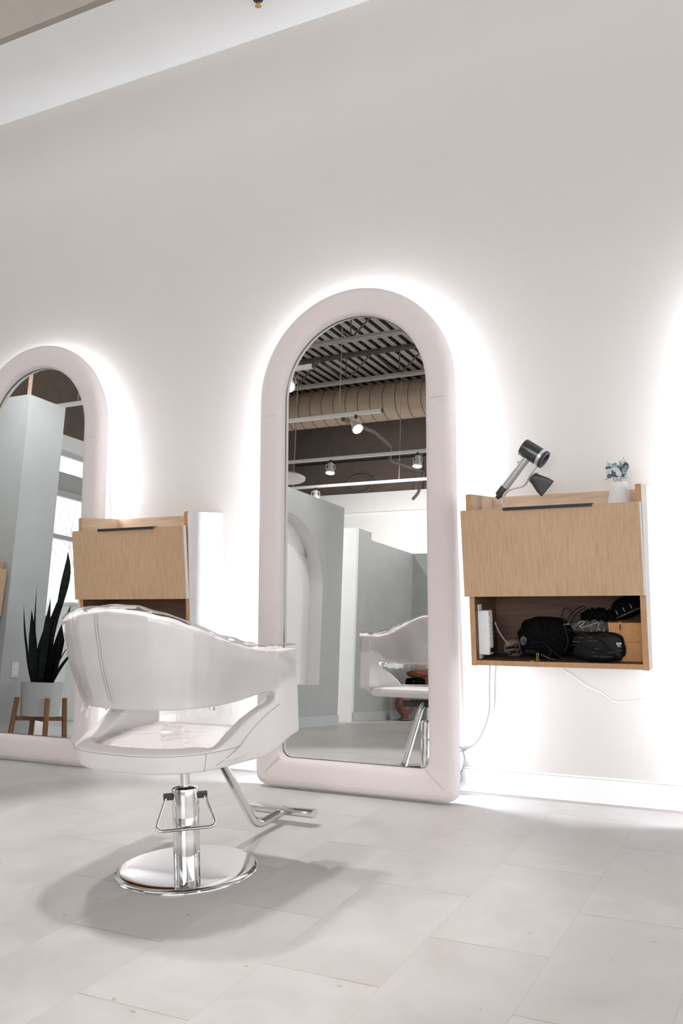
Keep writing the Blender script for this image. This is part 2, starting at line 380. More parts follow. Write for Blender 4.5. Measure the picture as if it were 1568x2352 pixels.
# inner partitions seen in the mirror
# panel with an arched niche, facing +X (front skin with the arch cut out, closed back)
def niche_wall():
    ya, yb, zt = -1.03, 1.35, 2.24; yc, zs, r, sill = .08, 1.30, .70, .40
    arch = [(yc - r, sill)] + [(yc + r * math.cos(a), zs + r * math.sin(a)) for a in [PI - PI * i / 32 for i in range(33)]] + [(yc + r, sill)]
    xf, xb, th = -4.42, -4.57, .06
    g = G().use(M['grey_paint'])
    outer = [(ya, sill)] + [(ya + (yb - ya) * i / 32, zt) for i in range(33)] + [(yb, sill)]
    n = len(arch)
    vs = [(xf, y, z) for y, z in outer] + [(xf, y, z) for y, z in arch]
    g.add(vs, [(i, i + 1, n + i + 1, n + i) for i in range(n - 1)])
    g.add([(xf, ya, 0), (xf, yb, 0), (xf, yb, sill), (xf, yc + r, sill), (xf, yc - r, sill), (xf, ya, sill)], [(0, 1, 2, 3, 4, 5)])
    g.box(xb - th, xf - .0005, ya, yc - r - .0, 0, .39)
    g.add([(xf, ya, 0), (xb, ya, 0), (xb, ya, zt), (xf, ya, zt)], [(0, 1, 2, 3)])
    g.add([(xf, yb, 0), (xb, yb, 0), (xb, yb, zt), (xf, yb, zt)], [(0, 1, 2, 3)])
    g.add([(xf, ya, zt), (xb, ya, zt), (xb, yb, zt), (xf, yb, zt)], [(0, 1, 2, 3)])
    g.use(M['white_paint'])
    m = len(arch)
    g.add([(xf, y, z) for y, z in arch] + [(xb, y, z) for y, z in arch], [(i, i + 1, m + i + 1, m + i) for i in range(m - 1)] + [(0, m, 2 * m - 1, m - 1)])
    g.box(xb - .13, xb, ya + .001, yb, 0, zt)
    return struct(g.build('wall_niche'))
niche_wall()
struct(G().box(-4.42, -4.405, -1.03, 1.35, 0, .10).build('baseboard_niche', M['cool_paint']))
# second partition: bright end, grey flank, stepped top
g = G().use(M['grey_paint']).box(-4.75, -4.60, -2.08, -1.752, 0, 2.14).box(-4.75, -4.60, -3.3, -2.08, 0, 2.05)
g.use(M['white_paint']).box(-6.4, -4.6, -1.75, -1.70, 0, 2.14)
struct(g.build('wall_partition'))
struct(G().box(-4.60, -4.585, -3.3, -1.72, 0, .10).build('baseboard_partition', M['cool_paint']))
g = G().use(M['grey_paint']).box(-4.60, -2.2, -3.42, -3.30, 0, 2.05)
struct(g.build('wall_cross'))
struct(G().box(-4.585, -2.2, -3.30, -3.286, 0, .10).build('baseboard_cross', M['cool_paint']))

# storefront window: frame, panes
w1 = struct(empty('window_1', (-8.0, -.3, 0)))
g = G()
def lw(y0, y1, z0, z1, d=.06): g.box(-.12, -.12 + d, y0 + .3, y1 + .3, z0, z1)
for y in (-3.2, -1.75, -.30, 1.15, 2.55): lw(y, y + .05, .10, 3.10)
for z, h in ((.10, .06), (2.035, .05), (2.55, .07), (3.05, .05)): lw(-3.2, 2.6, z, z + h)
fr = g.build('window_frame', M['frame_grey'], w1)
G().box(-.10, -.09, -2.9, 2.9, 2.62, 2.85).build('valance_board', M['white_paint'], w1)
for i, y in enumerate((-3.2, -1.75, -.30, 1.15)):
    G().box(-.095, -.09, y + .35, y + 1.75, .16, 3.05).build('pane', M['glass'], w1)

# outside, seen through the window
struct(G().box(-40, -8.2, -30, 30, -.25, -.13).build('ground', M['snow']))
def bare_tree(loc, h, seed, lab):
    rnd = random.Random(seed); t = empty('bare_tree', loc, lab, 'tree'); g = G()
    def limb(p, d, l, r, lev):
        pts = [p]; q = Vector(p); dd = Vector(d)
        for k in range(5):
            dd = (dd + Vector((rnd.uniform(-.16, .16), rnd.uniform(-.22, .22), rnd.uniform(-.05, .12)))).normalized(); q = q + dd * l / 5; pts.append(q.copy())
        g.tube(pts, [lerp(r, r * .45, k / 5) for k in range(6)], seg=5, cap=False)
        if lev < 4:
            for k in range(4):
                i = rnd.randint(2, 5); a = rnd.uniform(0, 6.28)
                nd = (dd + Vector((.7 * math.cos(a), .9 * math.sin(a), rnd.uniform(-.25, .5)))).normalized(); limb(pts[i], nd, l * .62, r * .42, lev + 1)
    limb((0, 0, 0), (0, 0, 1), h * .45, h * .008, 0)
    g.build('branches', M['bark'], t); return t
bare_tree((-14.0, -6.3, -.14), 6.5, 3, 'bare pale tree outside the storefront window, reflected above the snake plant')
bare_tree((-17.0, -10.2, -.14), 8.0, 9, 'bare pale tree further out behind the window glass')
hb = empty('brick_house', (-24, -15.4, -.13), 'low orange brick building far outside the window behind the plant leaves', 'building')
G().box(-2, 2, -4, 4, 0, 2.3).build('brick_wall', M['brick_far'], hb)
G().prism([(-2.2, 2.3), (2.2, 2.3), (0, 3.1)], -4.2, 4.2, lambda a, b, d: (a, d, b)).build('roof', M['snow'], hb)

# ------------------------------------------------------------------ arched mirrors
def contour(hw, v0, vtop, rc, n_side=10, n_arc=48, n_cor=10, n_bot=8):
    """closed loop: starts bottom centre, goes right, up, over the arch, down, back; same count for every size"""
    p = []
    p += [(lerp(0, hw - rc, i / n_bot), v0) for i in range(n_bot)]
    p += arcpts(hw - rc, v0 + rc, rc, -90, 0, n_cor)
    va = vtop - hw
    p += [(hw, lerp(v0 + rc, va, i / n_side)) for i in range(1, n_side)]
    p += arcpts(0, va, hw, 0, 180, n_arc)
    p += [(-hw, lerp(va, v0 + rc, i / n_side)) for i in range(1, n_side)]
    p += arcpts(-hw + rc, v0 + rc, rc, 180, 270, n_cor)
    p += [(lerp(-hw + rc, 0, i / n_bot), v0) for i in range(1, n_bot)]
    return p
OHW, IHW, OTOP, ITOP, IBOT, FTH = .497, .366, 2.307, 2.176, .140, .075
def make_mirror(cx, lean, label):
    root = empty('arched_mirror', (cx, 3.615, 0), label, 'mirror', None); root.rotation_euler.x = R(-lean)
    O = contour(OHW, .012, OTOP, .055); I = contour(IHW, IBOT, ITOP, .045)
    # padded section, w 0 (inner) .. 1 (outer), d 0 (front) .. 1 (back)
    sec = [(.0, 1.0), (.0, .55), (.012, .30), (.05, .13), (.12, .045), (.25, .008), (.5, 0), (.72, .012), (.85, .06), (.94, .16), (.985, .32), (1, .52), (.99, .72), (.955, .88), (.90, .97), (.84, 1.0)]
    rows = [[(lerp(i[0], o[0], w), d * FTH, lerp(i[1], o[1], w)) for w, d in sec] for o, i in zip(O, I)]
    g = G().grid(rows, closed_u=True, closed_v=True); fr = g.build('padded_frame', M['fabric'], root, smooth=180)
    # mitre seams at the bottom corners
    for sx in (-1, 1):
        s = G(); s.tube([(sx * lerp(IHW - .012, OHW - .022, t), -.0006 + (.03 * t ** 8), lerp(IBOT + .012, .034, t)) for t in [i / 14 for i in range(15)]], .0011, seg=5).build('seam', M['seam'], fr)
    for sx in (-1, 1):
        s = G(); s.tube([(sx * lerp(IHW + .004, OHW - .008, t), -.0008 + .045 * max(0, (abs(t - .5) * 2)) ** 5 * .8, 1.74) for t in [i / 14 for i in range(15)]], .0008, seg=4).build('seam', M['seam'], fr)
    # glass
    GI = contour(IHW + .004, IBOT - .004, ITOP + .004, .047)
    G().add([(x, .045, z) for x, z in GI], [tuple(range(len(GI)))]).build('mirror_glass', M['mirror'], root)
    e = G(); rows = [[(x * 1.0, .0449, z), (x * k2, .0449, 1.1 + (z - 1.1) * k2), (x * k2, .040, 1.1 + (z - 1.1) * k2)] for (x, z) in contour(IHW + .001, IBOT - .001, ITOP + .001, .045) for k2 in (.9965,)]
    e.grid(rows, closed_u=True).build('glass_edge', M['mirror_edge'], root)
    # back box and led strip
    BO = contour(OHW - .055, .06, OTOP - .055, .06)
    G().grid([[(x, FTH - .006, z), (x, FTH + .012, z)] for x, z in BO], closed_u=True).build('back_rail', M['white_paint'], root)
    LO = contour(OHW - .050, .065, OTOP - .050, .06); LI = contour(OHW - .0495, .0655, OTOP - .0495, .06)
    G().grid([[(x, FTH + .002, z), (x, FTH + .011, z)] for x, z in LI], closed_u=True).build('led_strip', M['led'], root)
    return root
make_mirror(-1.875, 4.0, 'arched full-length mirror in padded pink frame beside the hair dryer cabinet, reflecting the ducted ceiling')
make_mirror(-3.870, 4.3, 'arched padded pink mirror cut off by the photo edge, reflecting a snake plant')
make_mirror(.13, 4.0, 'arched padded pink mirror past the hair dryer cabinet, only its glow showing')

# ------------------------------------------------------------------ wall cabinets
def make_cabinet(label):
    """local: x along the wall from the left side, y 0 at the wall, -.295 at the front, z absolute"""
    root = empty('wall_cabinet', (0, 0, 0), label, 'cabinet', None)
    W, D, Z0, Z1, T = .695, .292, .592, 1.291, .022
    for nm, x0, mt in (('l', 0, 0), ('r', W - T, 1)):
        g = G()
        outer_m, inner_m = M['laminate'], M['oak_side']
        # side board: laminate outside, veneer inside, ply front edge
        xo, xi = (x0, x0 + T) if nm == 'l' else (x0 + T, x0)
        p = [(-D, Z0), (-D, Z1 - .008), (-D + .008, Z1), (0, Z1), (0, Z0)]
        n = len(p)
        g.use(outer_m).add([(xo, a, b) for a, b in p], [tuple(range(n))])
        g.use(M['oak_side']).add([(xi, -D + .0, 1.20), (xi, -D, Z1 - .008), (xi, -D + .008, Z1), (xi, 0, Z1), (xi, 0, 1.20)], [(0, 1, 2, 3, 4)])
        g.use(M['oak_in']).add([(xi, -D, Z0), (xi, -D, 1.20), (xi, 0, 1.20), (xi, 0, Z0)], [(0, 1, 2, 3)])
        g.use(M['ply'])
        for k in range(n):
            a, b = p[k], p[(k + 1) % n]; g.add([(xo, *a), (xo, *b), (xi, *b), (xi, *a)], [(0, 1, 2, 3)])
        g.build('side_panel', None, root)
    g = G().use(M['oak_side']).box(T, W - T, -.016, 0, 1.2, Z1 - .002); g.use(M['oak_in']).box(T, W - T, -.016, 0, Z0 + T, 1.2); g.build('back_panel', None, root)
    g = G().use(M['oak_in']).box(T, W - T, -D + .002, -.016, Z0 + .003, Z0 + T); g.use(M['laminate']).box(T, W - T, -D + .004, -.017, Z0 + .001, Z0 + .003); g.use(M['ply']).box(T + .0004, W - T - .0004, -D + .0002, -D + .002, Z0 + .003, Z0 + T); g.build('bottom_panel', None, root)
    g = G().use(M['oak_side']).box(T, W - T, -D + .003, -.016, 1.196, 1.2165); g.build('top_shelf', None, root)
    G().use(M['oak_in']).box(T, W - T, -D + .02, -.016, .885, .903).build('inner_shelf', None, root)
    # drop front, tilted out a touch at the top
    d = empty('door_holder', (0, 0, 0)); COL.objects.unlink(d); bpy.data.objects.remove(d)
    th = .018; g = G(); zt, zb = 1.2225, .872; yt, yb = -D - .016, -D - .002
    g.use(M['oak']); q = [(yb, zb), (yb - th, zb), (yt - th, zt), (yt, zt)]
    x0, x1 = -.013, W - .0
    vs = [(x, y, z) for x in (x0, x1 - .004) for y, z in q]; g.add(vs, [(0, 1, 2, 3), (4, 7, 6, 5), (0, 4, 5, 1), (1, 5, 6, 2), (2, 6, 7, 3), (3, 7, 4, 0)])
    g.use(M['laminate']); vs = [(x, y, z) for x in (x1 - .004, x1) for y, z in q]; g.add(vs, [(4, 7, 6, 5), (0, 4, 5, 1), (1, 5, 6, 2), (2, 6, 7, 3), (3, 7, 4, 0)])
    dr = g.build('door', None, root)
    h = G(); hx0, hx1 = .170, .520
    h.box(hx0, hx1, yt - th - .014, yt + .004, zt + .0005, zt + .0032); h.box(hx0, hx1, yt - th - .014, yt - th - .011, zt - .009, zt + .0005)
    h.build('handle', M['black'], dr)
    return root
cab = make_cabinet('oak front wall cabinet holding hair tools, with hair dryer and vase on top'); cab.location = (-1.276, WY, 0)
cab2 = copy_tree(cab); cab2.location = (-3.380, WY, 0); cab2['label'] = 'empty oak front wall cabinet behind the clear covered chair'
cab3 = copy_tree(cab); cab3.location = (-5.80, 2.475, 0); cab3.rotation_euler.z = R(90); cab3['label'] = 'oak cabinet corner seen only in the reflection of the mirror at the photo edge'

# ------------------------------------------------------------------ styling chair
HW, YF, Y0, EB, EN = .335, .215, -.03, .352, 2.6
def chair_plan(n=140):
    pts = []
    for i in range(24): pts.append((-HW, lerp(YF, Y0, i / 24)))
    for i in range(121):
        a = PI + PI * i / 120; c, s_ = math.cos(a), math.sin(a)
        pts.append((math.copysign(abs(c) ** (2 / EN), c) * HW, Y0 - abs(s_) ** (2 / EN) * EB))
    for i in range(1, 25): pts.append((HW, lerp(Y0, YF, i / 24)))
    P = [Vector(p) for p in pts]; S = [0]
    for a, b in zip(P[:-1], P[1:]): S.append(S[-1] + (b - a).length)
    out = []; k = 0
    for i in range(n + 1):
        t = S[-1] * i / n
        while k < len(S) - 2 and S[k + 1] < t: k += 1
        out.append(P[k].lerp(P[k + 1], (t - S[k]) / max(1e-9, S[k + 1] - S[k])))
    nor = []
    for i in range(n + 1):
        d = out[min(i + 1, n)] - out[max(i - 1, 0)]; nor.append(Vector((d.y, -d.x)).normalized())
    # outward
    nor = [m if m.dot(p - Vector((0, -.05))) > 0 else -m for m, p in zip(nor, out)]
    return out, nor
CP, CN = chair_plan()
def wback(y): return 1 - sstep(-.12, .12, y)
def inset(y, z):
    t = [(.38, .055), (.46, .03), (.52, .045), (.60, .066), (.72, .026), (.86, .003), (.95, 0)]
    for (a, b), (c, d) in zip(t[:-1], t[1:]):
        if z <= c: return wback(y) * lerp(b, d, max(0, (z - a) / (c - a)))
    return 0
CS = [0]
for _a, _b in zip(CP[:-1], CP[1:]): CS.append(CS[-1] + (_b - _a).length)
CS = [v - CS[-1] / 2 for v in CS]
TOPT = [(0, .908), (.1, .900), (.2, .879), (.3, .842), (.4, .803), (.5, .772), (.6, .752), (.7, .741), (.9, .736)]
def ztop(i):
    a = abs(CS[i])
    for (p, q), (r, t) in zip(TOPT[:-1], TOPT[1:]):
        if a <= r: return lerp(q, t, sstep(p, r, a) * .4 + .6 * (a - p) / (r - p))
    return TOPT[-1][1]
def zband(y): return lerp(.590, .612, 1 - wback(y))
OY = .082                                    # front end of the side opening
def zopen(y):
    """upper and lower limit of the opening in the side at depth y (None in the front post)"""
    if y >= OY: return None
    t = max(0, OY - y); up = zband(y); rail = .462 + .112 * sstep(-.27, .10, y)
    k = math.sqrt(max(0, 1 - (1 - min(1, t / .05)) ** 2))
    mid = .5 * (up + rail); return lerp(mid, up, k), lerp(mid, rail, k)
def skin(i, z, off=0.0):
    p, n = CP[i], CN[i]; q = p - n * (inset(p.y, z) - off); return (q.x, q.y, z)
def make_chair_shell():
    g = G(); rows = []
    n = len(CP); K = 12
    # upper band
    band = []
    for i in range(n):
        y = CP[i].y; zo = zopen(y); lo = zo[0] if zo else .52
        hi = ztop(i); band.append([skin(i, lerp(lo, hi, k / K)) for k in range(K + 1)])
    g.grid(band)
    for side in (range(0, n),):
        low = []
        for i in side:
            y = CP[i].y
            zo = zopen(y); hi = zo[1] if zo else .52
            bot = .396 + .050 * sstep(-.02, .20, y)
            low.append([skin(i, lerp(bot, hi, k / 6)) for k in range(7)])
        g.grid(low)
    me = g.mesh('shell_raw', M['vinyl'])
    o = bpy.data.objects.new('shell_raw', me); COL.objects.link(o)
    bm = bmesh.new(); bm.from_mesh(me); bmesh.ops.remove_doubles(bm, verts=bm.verts, dist=.0008); bmesh.ops.recalc_face_normals(bm, faces=bm.faces)
    # make all normals point outward
    fl = sum(1 if Vector((f.normal.x, f.normal.y)).dot(Vector(f.calc_center_median()[:2]) - Vector((0, -.05))) > 0 else -1 for f in bm.faces)
    if fl < 0: bmesh.ops.reverse_faces(bm, faces=bm.faces)
    bm.to_mesh(me); bm.free()
    s = o.modifiers.new('s', 'SOLIDIFY'); s.thickness = .060; s.offset = -1
    r = o.modifiers.new('r', 'REMESH'); r.mode = 'VOXEL'; r.voxel_size = .0055
    m_ = o.modifiers.new('m', 'SMOOTH'); m_.factor = .5; m_.iterations = 12
    dg = bpy.context.evaluated_depsgraph_get()
    me2 = bpy.data.meshes.new_from_object(o.evaluated_get(dg)); bpy.data.objects.remove(o)
    me2.materials.clear(); me2.materials.append(M['vinyl']); shade(me2, 180); return me2
def make_chair(label):
    root = empty('styling_chair', (0, 0, 0), label, 'chair')
    def p(nm, me, par=root):
        o = bpy.data.objects.new(nm, me); COL.objects.link(o); o.parent = par; return o
    shell = p('back_shell', make_chair_shell())
    # stitched seams on the shell
    for sv in (-.052, -.032):
        idx = min(range(len(CP)), key=lambda i: abs(CS[i] - sv))
        G().tube([skin(idx, lerp(.60, .895, k / 16), .0004) for k in range(17)], .0008, seg=4).build('back_seam', M['stitch'], shell)
    n = len(CP)
    for side in (range(0, 66), range(n - 66, n)):
        rr = [i for i in side if -.215 < CP[i].y < OY + .012]
        if side.start == 0: rr = list(reversed(rr))
        lowp = []
        for i in rr:
            y = CP[i].y; lowp.append(skin(i, lerp(.410, .568, sstep(-.24, .12, y) * .5 + .5 * max(0, min(1, (y + .22) / .32))), .0006))
        G().tube(lowp, .0009, seg=4).build('rail_seam', M['stitch'], shell)
    # seat cushion
    def plan2(k, m=96):
        out = []
        for j in range(m):
            a = 2 * PI * j / m; c, s_ = math.cos(a), math.sin(a)
            if s_ > 0: x = math.copysign(abs(c) ** (2 / 6), c) * (HW - .030); y = -.03 + abs(s_) ** (2 / 6) * (.245)
            else: x = math.copysign(abs(c) ** (2 / 2.6), c) * (HW - .034); y = -.03 - abs(s_) ** (2 / 2.6) * (EB - .060)
            out.append((x * k, -.03 + (y + .03) * k))
        return out
    prof = [(.001, .404), (.70, .404), (.84, .404), (.93, .406), (.985, .418), (1.0, .428), (.995, .439), (.97, .446), (.90, .452), (.78, .457), (.5, .463), (.2, .465), (.001, .465)]
    g = G().grid([[(x, y, z) for x, y in plan2(k)] for k, z in prof], closed_v=True); seat = g.build('seat', M['vinyl'], root, smooth=180)
    g = G()
    ring = [skin(i, .4585, .0004) for i in range(len(CP)) if CP[i].y < -.10]; g.tube(ring, .0008, seg=4)
    g.build('seat_seam', M['stitch'], shell)
    k0 = min(range(len(CP)), key=lambda i: abs(CS[i] - .335))
    G().tube([skin(k0, z, .0005) for z in (.402, .415, .43, .445, .458)], .0010, seg=4).build('side_seam', M['stitch'], shell)
    # clear seat sheet
    g = G(); rnd = random.Random(4)
    g.grid([[(x, y, z + .004 + (rnd.uniform(-.0015, .0015) if k < .95 else 0)) for x, y in plan2(k * .99)] for k, z in [(1.005, .440), (1.0, .446), (.965, .452), (.9, .457), (.78, .462), (.5, .468), (.2, .470), (.001, .470)]], closed_v=True)
    g.build('clear_seat_cover', M['clear'], root, smooth=180)
    # clear slip cover over the band
    rnd = random.Random(11); rows = []
    wob = [rnd.uniform(-1, 1) for _ in range(len(CP) + 1)]
    def wv(i, f, a): return a * (math.sin(i * f) + .6 * math.sin(i * f * 2.3 + 1.7))
    for i in range(len(CP)):
        y = CP[i].y; n_ = CN[i]; th = .060; zo = zopen(min(y, OY - .06)); front = sstep(.0, .12, y)
        zb = lerp((zo[0] if zo else .6) - .028, .640, front) + wv(i, .9, .003) + .002 * wob[i]
        zt = ztop(i) + .016 + wv(i, .35, .0016)
        o1 = .0065 + wv(i, .55, .0012)
        def off(z, d): q = Vector(skin(i, z)); return (q.x + n_.x * d, q.y + n_.y * d, z)
        row = [off(lerp(zb, zt - .012, k / 8), o1 + wv(i + k * 3, .4, .0008)) for k in range(9)]
        row += [off(zt - .003, o1 - .004), off(zt, o1 - .014), off(zt + .001, -th * .5), off(zt, -th + .008 - .0), off(zt - .006, -th - .004)]
        row += [off(lerp(zt - .02, zb + .01, k / 6), -th - .0055 + wv(i + k * 2, .6, .001)) for k in range(7)]
        rows.append(row)
    g = G().grid(rows)
    for r_ in (rows[0], rows[-1]):           # closed arm ends
        a, b = r_[:9], list(reversed(r_[14:21])); q = len(a)
        ends = []
        for k in range(9):
            z = a[k][2]; j = min(range(7), key=lambda t: abs(b[t][2] - z)); ends.append([(*[lerp(a[k][c], b[j][c], t / 4) + (.004 if c == 1 else 0) for c in (0, 1)], z) for t in range(5)])
        g.grid(ends)
    cov = g.build('clear_back_cover', M['clear'], root, smooth=60)
    wl = G()                                 # welded edge of the cover along the top
    wl.tube([(r[9][0], r[9][1], r[9][2] + .002) for r in rows], .0016, seg=5); wl.tube([(r[13][0], r[13][1], r[13][2] + .002) for r in rows], .0014, seg=5)
    wl.build('cover_welt', M['clear'], cov, smooth=180)
    # metalwork
    G().box(-.105, .105, -.11, .135, .356, .3895).build('seat_plate', M['black'], root, bevel=.004)
    ps = G().lathe([(.0165, .27), (.0165, .36)], seg=32).build('piston', M['chrome'], root, smooth=40)
    pc = G().lathe([(.0448, .014), (.0448, .182), (.0442, .184), (.0442, .1845), (.0462, .1855), (.0462, .272), (.0445, .279), (.030, .284), (.0185, .2845), (.0185, .279)], seg=64).build('pump_column', M['chrome'], root, smooth=30)
    G().lathe([(.0452, .052), (.0456, .0535), (.0452, .055)], seg=64).build('worn_band', M['chrome_rough'], pc, smooth=60)
    G().lathe([(.243, 0), (.2435, .004), (.2415, .008), (.238, .0105), (.232, .0132), (.220, .0142), (.200, .0146), (.17, .0147), (.12, .0148), (.046, .0149), (.0, .0149)], seg=128).build('base_plate', M['chrome'], root, smooth=40)
    # pump handle, hinged either side of the column (axis across the camera's view)
    ax = Vector((.795, .607, 0)); fw = Vector((.607, -.795, 0))
    hd = G(); Zt, Zb = .247, .150
    def hp(a, z, d): q = ax * a + fw * d; return (q.x, q.y, z)
    hd.tube(fillet([hp(-.066, Zt, .012), hp(-.104, Zb + .002, .060), hp(.104, Zb + .006, .060), hp(.066, Zt, .012)], .030, 8), .0052, seg=12)
    ph = hd.build('pump_handle', M['chrome'], root, smooth=60)
    for sgn in (-1, 1):
        br = G(); c0 = Vector(hp(sgn * .058, Zt + .004, .0))
        vs = [c0 + ax * a + fw * b + Vector((0, 0, c)) for c in (-.009, .009) for b in (-.010, .016) for a in (-.016, .016)]
        br.add(vs, [(0, 2, 3, 1), (4, 5, 7, 6), (0, 1, 5, 4), (2, 6, 7, 3), (0, 4, 6, 2), (1, 3, 7, 5)]); br.build('handle_bracket', M['lamp_dark'], ph)
    # footrest: one bent tube and a half-round cross bar
    fx = .018
    ft = G().tube(fillet([(fx, .08, .372), (fx, .155, .372), (fx, .405, .040), (fx, .60, .044)], .055, 8), .0165, seg=20).build('footrest_tube', M['chrome'], root, smooth=60)
    sec = [(.026 * math.cos(R(a)), -.018 + .034 * math.sin(R(a)) if a <= 180 else 0) for a in range(0, 181, 15)]
    sec = [(-.030, .020), (-.012, .022), (.012, .022), (.030, .019), (.034, .009), (.030, -.008), (.018, -.018), (-.018, -.018), (-.030, -.008), (-.034, .009)]
    rows = [[(fx + x, .598 + a * .8, .050 + b * .72) for a, b in sec] for x in [lerp(-.148, .148, i / 6) for i in range(7)]]
    G().grid(rows, closed_v=True, cap0=True, cap1=True).build('foot_bar', M['chrome'], ft, smooth=30)
    return root
CHX, CHY = -1.963, 2.569
chair = make_chair('white vinyl salon chair with clear plastic covers on a round chrome base'); chair.location = (CHX, CHY, 0)
ch2 = copy_tree(chair); ch2.location = (CHX - 1.995, CHY + .02, 0); ch2['label'] = 'salon chair whose chrome footrest tip shows beside the reflected plant stand'
ch3 = copy_tree(chair); ch3.location = (-5.02, 3.44, 0); ch3.rotation_euler.z = R(90); ch3['label'] = 'salon chair whose white arm tip shows at the photo edge inside the mirror'

# ------------------------------------------------------------------ hair dryer on its stand
DY = 3.715
def V(x, z, y=DY): return Vector((x, y, z))
dry = empty('hair_dryer', (-1.05, DY, 1.22), 'graphite and silver hair dryer hung head up on a stand above the oak cabinet', 'hair dryer')
def rel(g, o, *a, **k):
    ob = g.build(*a, **k); return ob
o0 = Vector((-1.05, DY, 1.22))
def sub(p): return Vector(p) - o0
ha = (V(-.983, 1.424) - V(-1.062, 1.480)).normalized()       # barrel axis: down and to the right
h0 = V(-1.066, 1.483); L_ = .092; rB = .0372
hb_ = G().lathe([(.026, 0), (rB - .003, .0), (rB, .003), (rB, L_ - .012), (rB - .001, L_ - .010)], seg=48, c=sub(h0), axis=ha).build('barrel', M['dryer_grey'], dry, smooth=35)
G().lathe([(rB - .001, L_ - .010), (rB - .004, L_ + .002), (.030, L_ + .004), (.0295, L_ - .006)], seg=48, c=sub(h0), axis=ha).build('barrel_ring', M['stand_silver'], hb_, smooth=35)
G().lathe([(.0295, L_ - .006), (.022, L_ - .003), (.0, L_ - .003)], seg=48, c=sub(h0), axis=ha).build('outlet_grille', M['black'], hb_, smooth=35)
hs = V(-1.060, 1.425); he = V(-1.150, 1.318); hx = (he - hs).normalized()
hl = (he - hs).length
hd = G().lathe([(.0165, -.014), (.0168, 0), (.0165, hl)], seg=40, c=sub(hs), axis=hx).build('handle', M['dryer_silver'], dry, smooth=35)
G().lathe([(.0178, hl), (.0182, hl + .002), (.0182, hl + .040), (.0165, hl + .043), (.010, hl + .044), (.009, hl + .056), (.0, hl + .056)], seg=40, c=sub(hs), axis=hx, rib=.012, nrib=20).build('filter_cap', M['dryer_dark'], hd, smooth=30)
pn = hx.cross(Vector((0, 1, 0))).normalized()
bt = G(); c = sub(hs + hx * .022)
side = Vector((-.66, 0, .75)).normalized(); perp = (side - hx * side.dot(hx)).normalized()
bt.lathe([(.0045, .0), (.0045, .0195), (.003, .0205)], seg=16, c=c, axis=perp).build('button', M['dryer_dark'], hd, smooth=40)
# the stand: a ribbon of metal rising from a base to a ring round the outlet
ds = empty('dryer_stand', (-1.13, DY, 1.2165), 'curved silver ribbon stand holding the hair dryer on the cabinet', 'stand')
o1 = Vector((-1.13, DY, 1.2165))
rc_ = h0 + ha * (L_ + .010)
path = [V(-1.098, 1.219), V(-1.135, 1.221), V(-1.156, 1.238), V(-1.160, 1.270), V(-1.143, 1.300), V(-1.112, 1.312), V(-1.082, 1.316), V(-1.062, 1.328), V(-1.040, 1.362), rc_ + Vector((-.026, 0, -.022))]
rib = smooth_path([p - o1 for p in path], 8)
g = G(); rows = []
for i, p in enumerate(rib):
    t = (rib[min(i + 1, len(rib) - 1)] - rib[max(i - 1, 0)]).normalized(); nrm = Vector((-t.z, 0, t.x))
    rows.append([p + nrm * a * .0022 + Vector((0, b * .013, 0)) for a, b in ((-1, -1), (-1, 1), (1, 1), (1, -1))])
g.grid(rows, closed_v=True, cap0=True, cap1=True); g.build('ribbon_arm', M['stand_silver'], ds, smooth=30)
G().lathe([(.026, -.004), (.0375, -.004), (.0385, -.001), (.0385, .005), (.036, .008), (.028, .008), (.026, .004), (.026, -.004)], seg=48, c=rc_ - o1, axis=ha).build('cradle_ring', M['dryer_dark'], ds, smooth=35)
G().lathe([(.052, 0), (.052, .004), (.048, .006), (.0, .006)], seg=48, c=Vector((-1.098, DY, 1.2165)) - o1).build('stand_base', M['stand_silver'], ds, smooth=35)
# concentrator nozzle clipped to the ribbon
nz = empty('nozzle_attachment', (-1.02, DY, 1.35), 'dark flat concentrator nozzle clipped to the ribbon stand below the dryer', 'nozzle')
o2 = Vector((-1.02, DY, 1.35)); a0 = V(-1.030, 1.355); nd = Vector((.070, 0, -.062)).normalized(); nx = Vector((.062, 0, .070)).normalized(); ny = Vector((0, 1, 0))
rows = []
for t, rx_, ry_ in ((0, .021, .021), (.004, .024, .024), (.014, .024, .024), (.020, .026, .022), (.055, .037, .011), (.079, .0405, .006), (.080, .039, .0045), (.074, .038, .004)):
    e_ = lerp(1, .35, min(1, t / .05)); row = []
    for j in range(40):
        a = 2 * PI * j / 40; c_, s_ = math.cos(a), math.sin(a)
        row.append(a0 - o2 + nd * t + nx * math.copysign(abs(c_) ** e_, c_) * rx_ + ny * math.copysign(abs(s_) ** e_, s_) * ry_)
    rows.append(row)
G().grid(rows, closed_v=True, cap0=True).build('nozzle_body', M['nozzle'], nz, smooth=40)

# ------------------------------------------------------------------ vase with eucalyptus
VX, VY, VZ = -.682, 3.690, 1.2166
va = G().lathe([(.040, 0), (.0455, .002), (.0455, .006), (.0295, .092), (.0285, .0935), (.0265, .092), (.041, .012), (.0, .010)], seg=160, rib=.012, nrib=40).build('vase', M['ceramic'], None, smooth=30, loc=(VX, VY, VZ))
tag(va, 'small white ribbed tapered vase on the oak cabinet', 'vase')
eu = empty('eucalyptus_sprig', (VX, VY, VZ), 'grey-green artificial eucalyptus sprig standing in the white vase', 'plant')
def leaf(c, d, up, l, w, cup=.15):
    d = Vector(d).normalized(); up = Vector(up); s_ = d.cross(up).normalized(); u = s_.cross(d).normalized(); rows = []
    for i in range(9):
        t = i / 8; ww = w * (math.sin(PI * min(1, max(0, t)) ** .8)) ** .7 + .0006
        rows.append([Vector(c) + d * l * t + s_ * ww * k + u * (cup * w * (k * k) - cup * l * .5 * math.sin(PI * t) * .4) for k in (-1, -.5, 0, .5, 1)])
    return rows
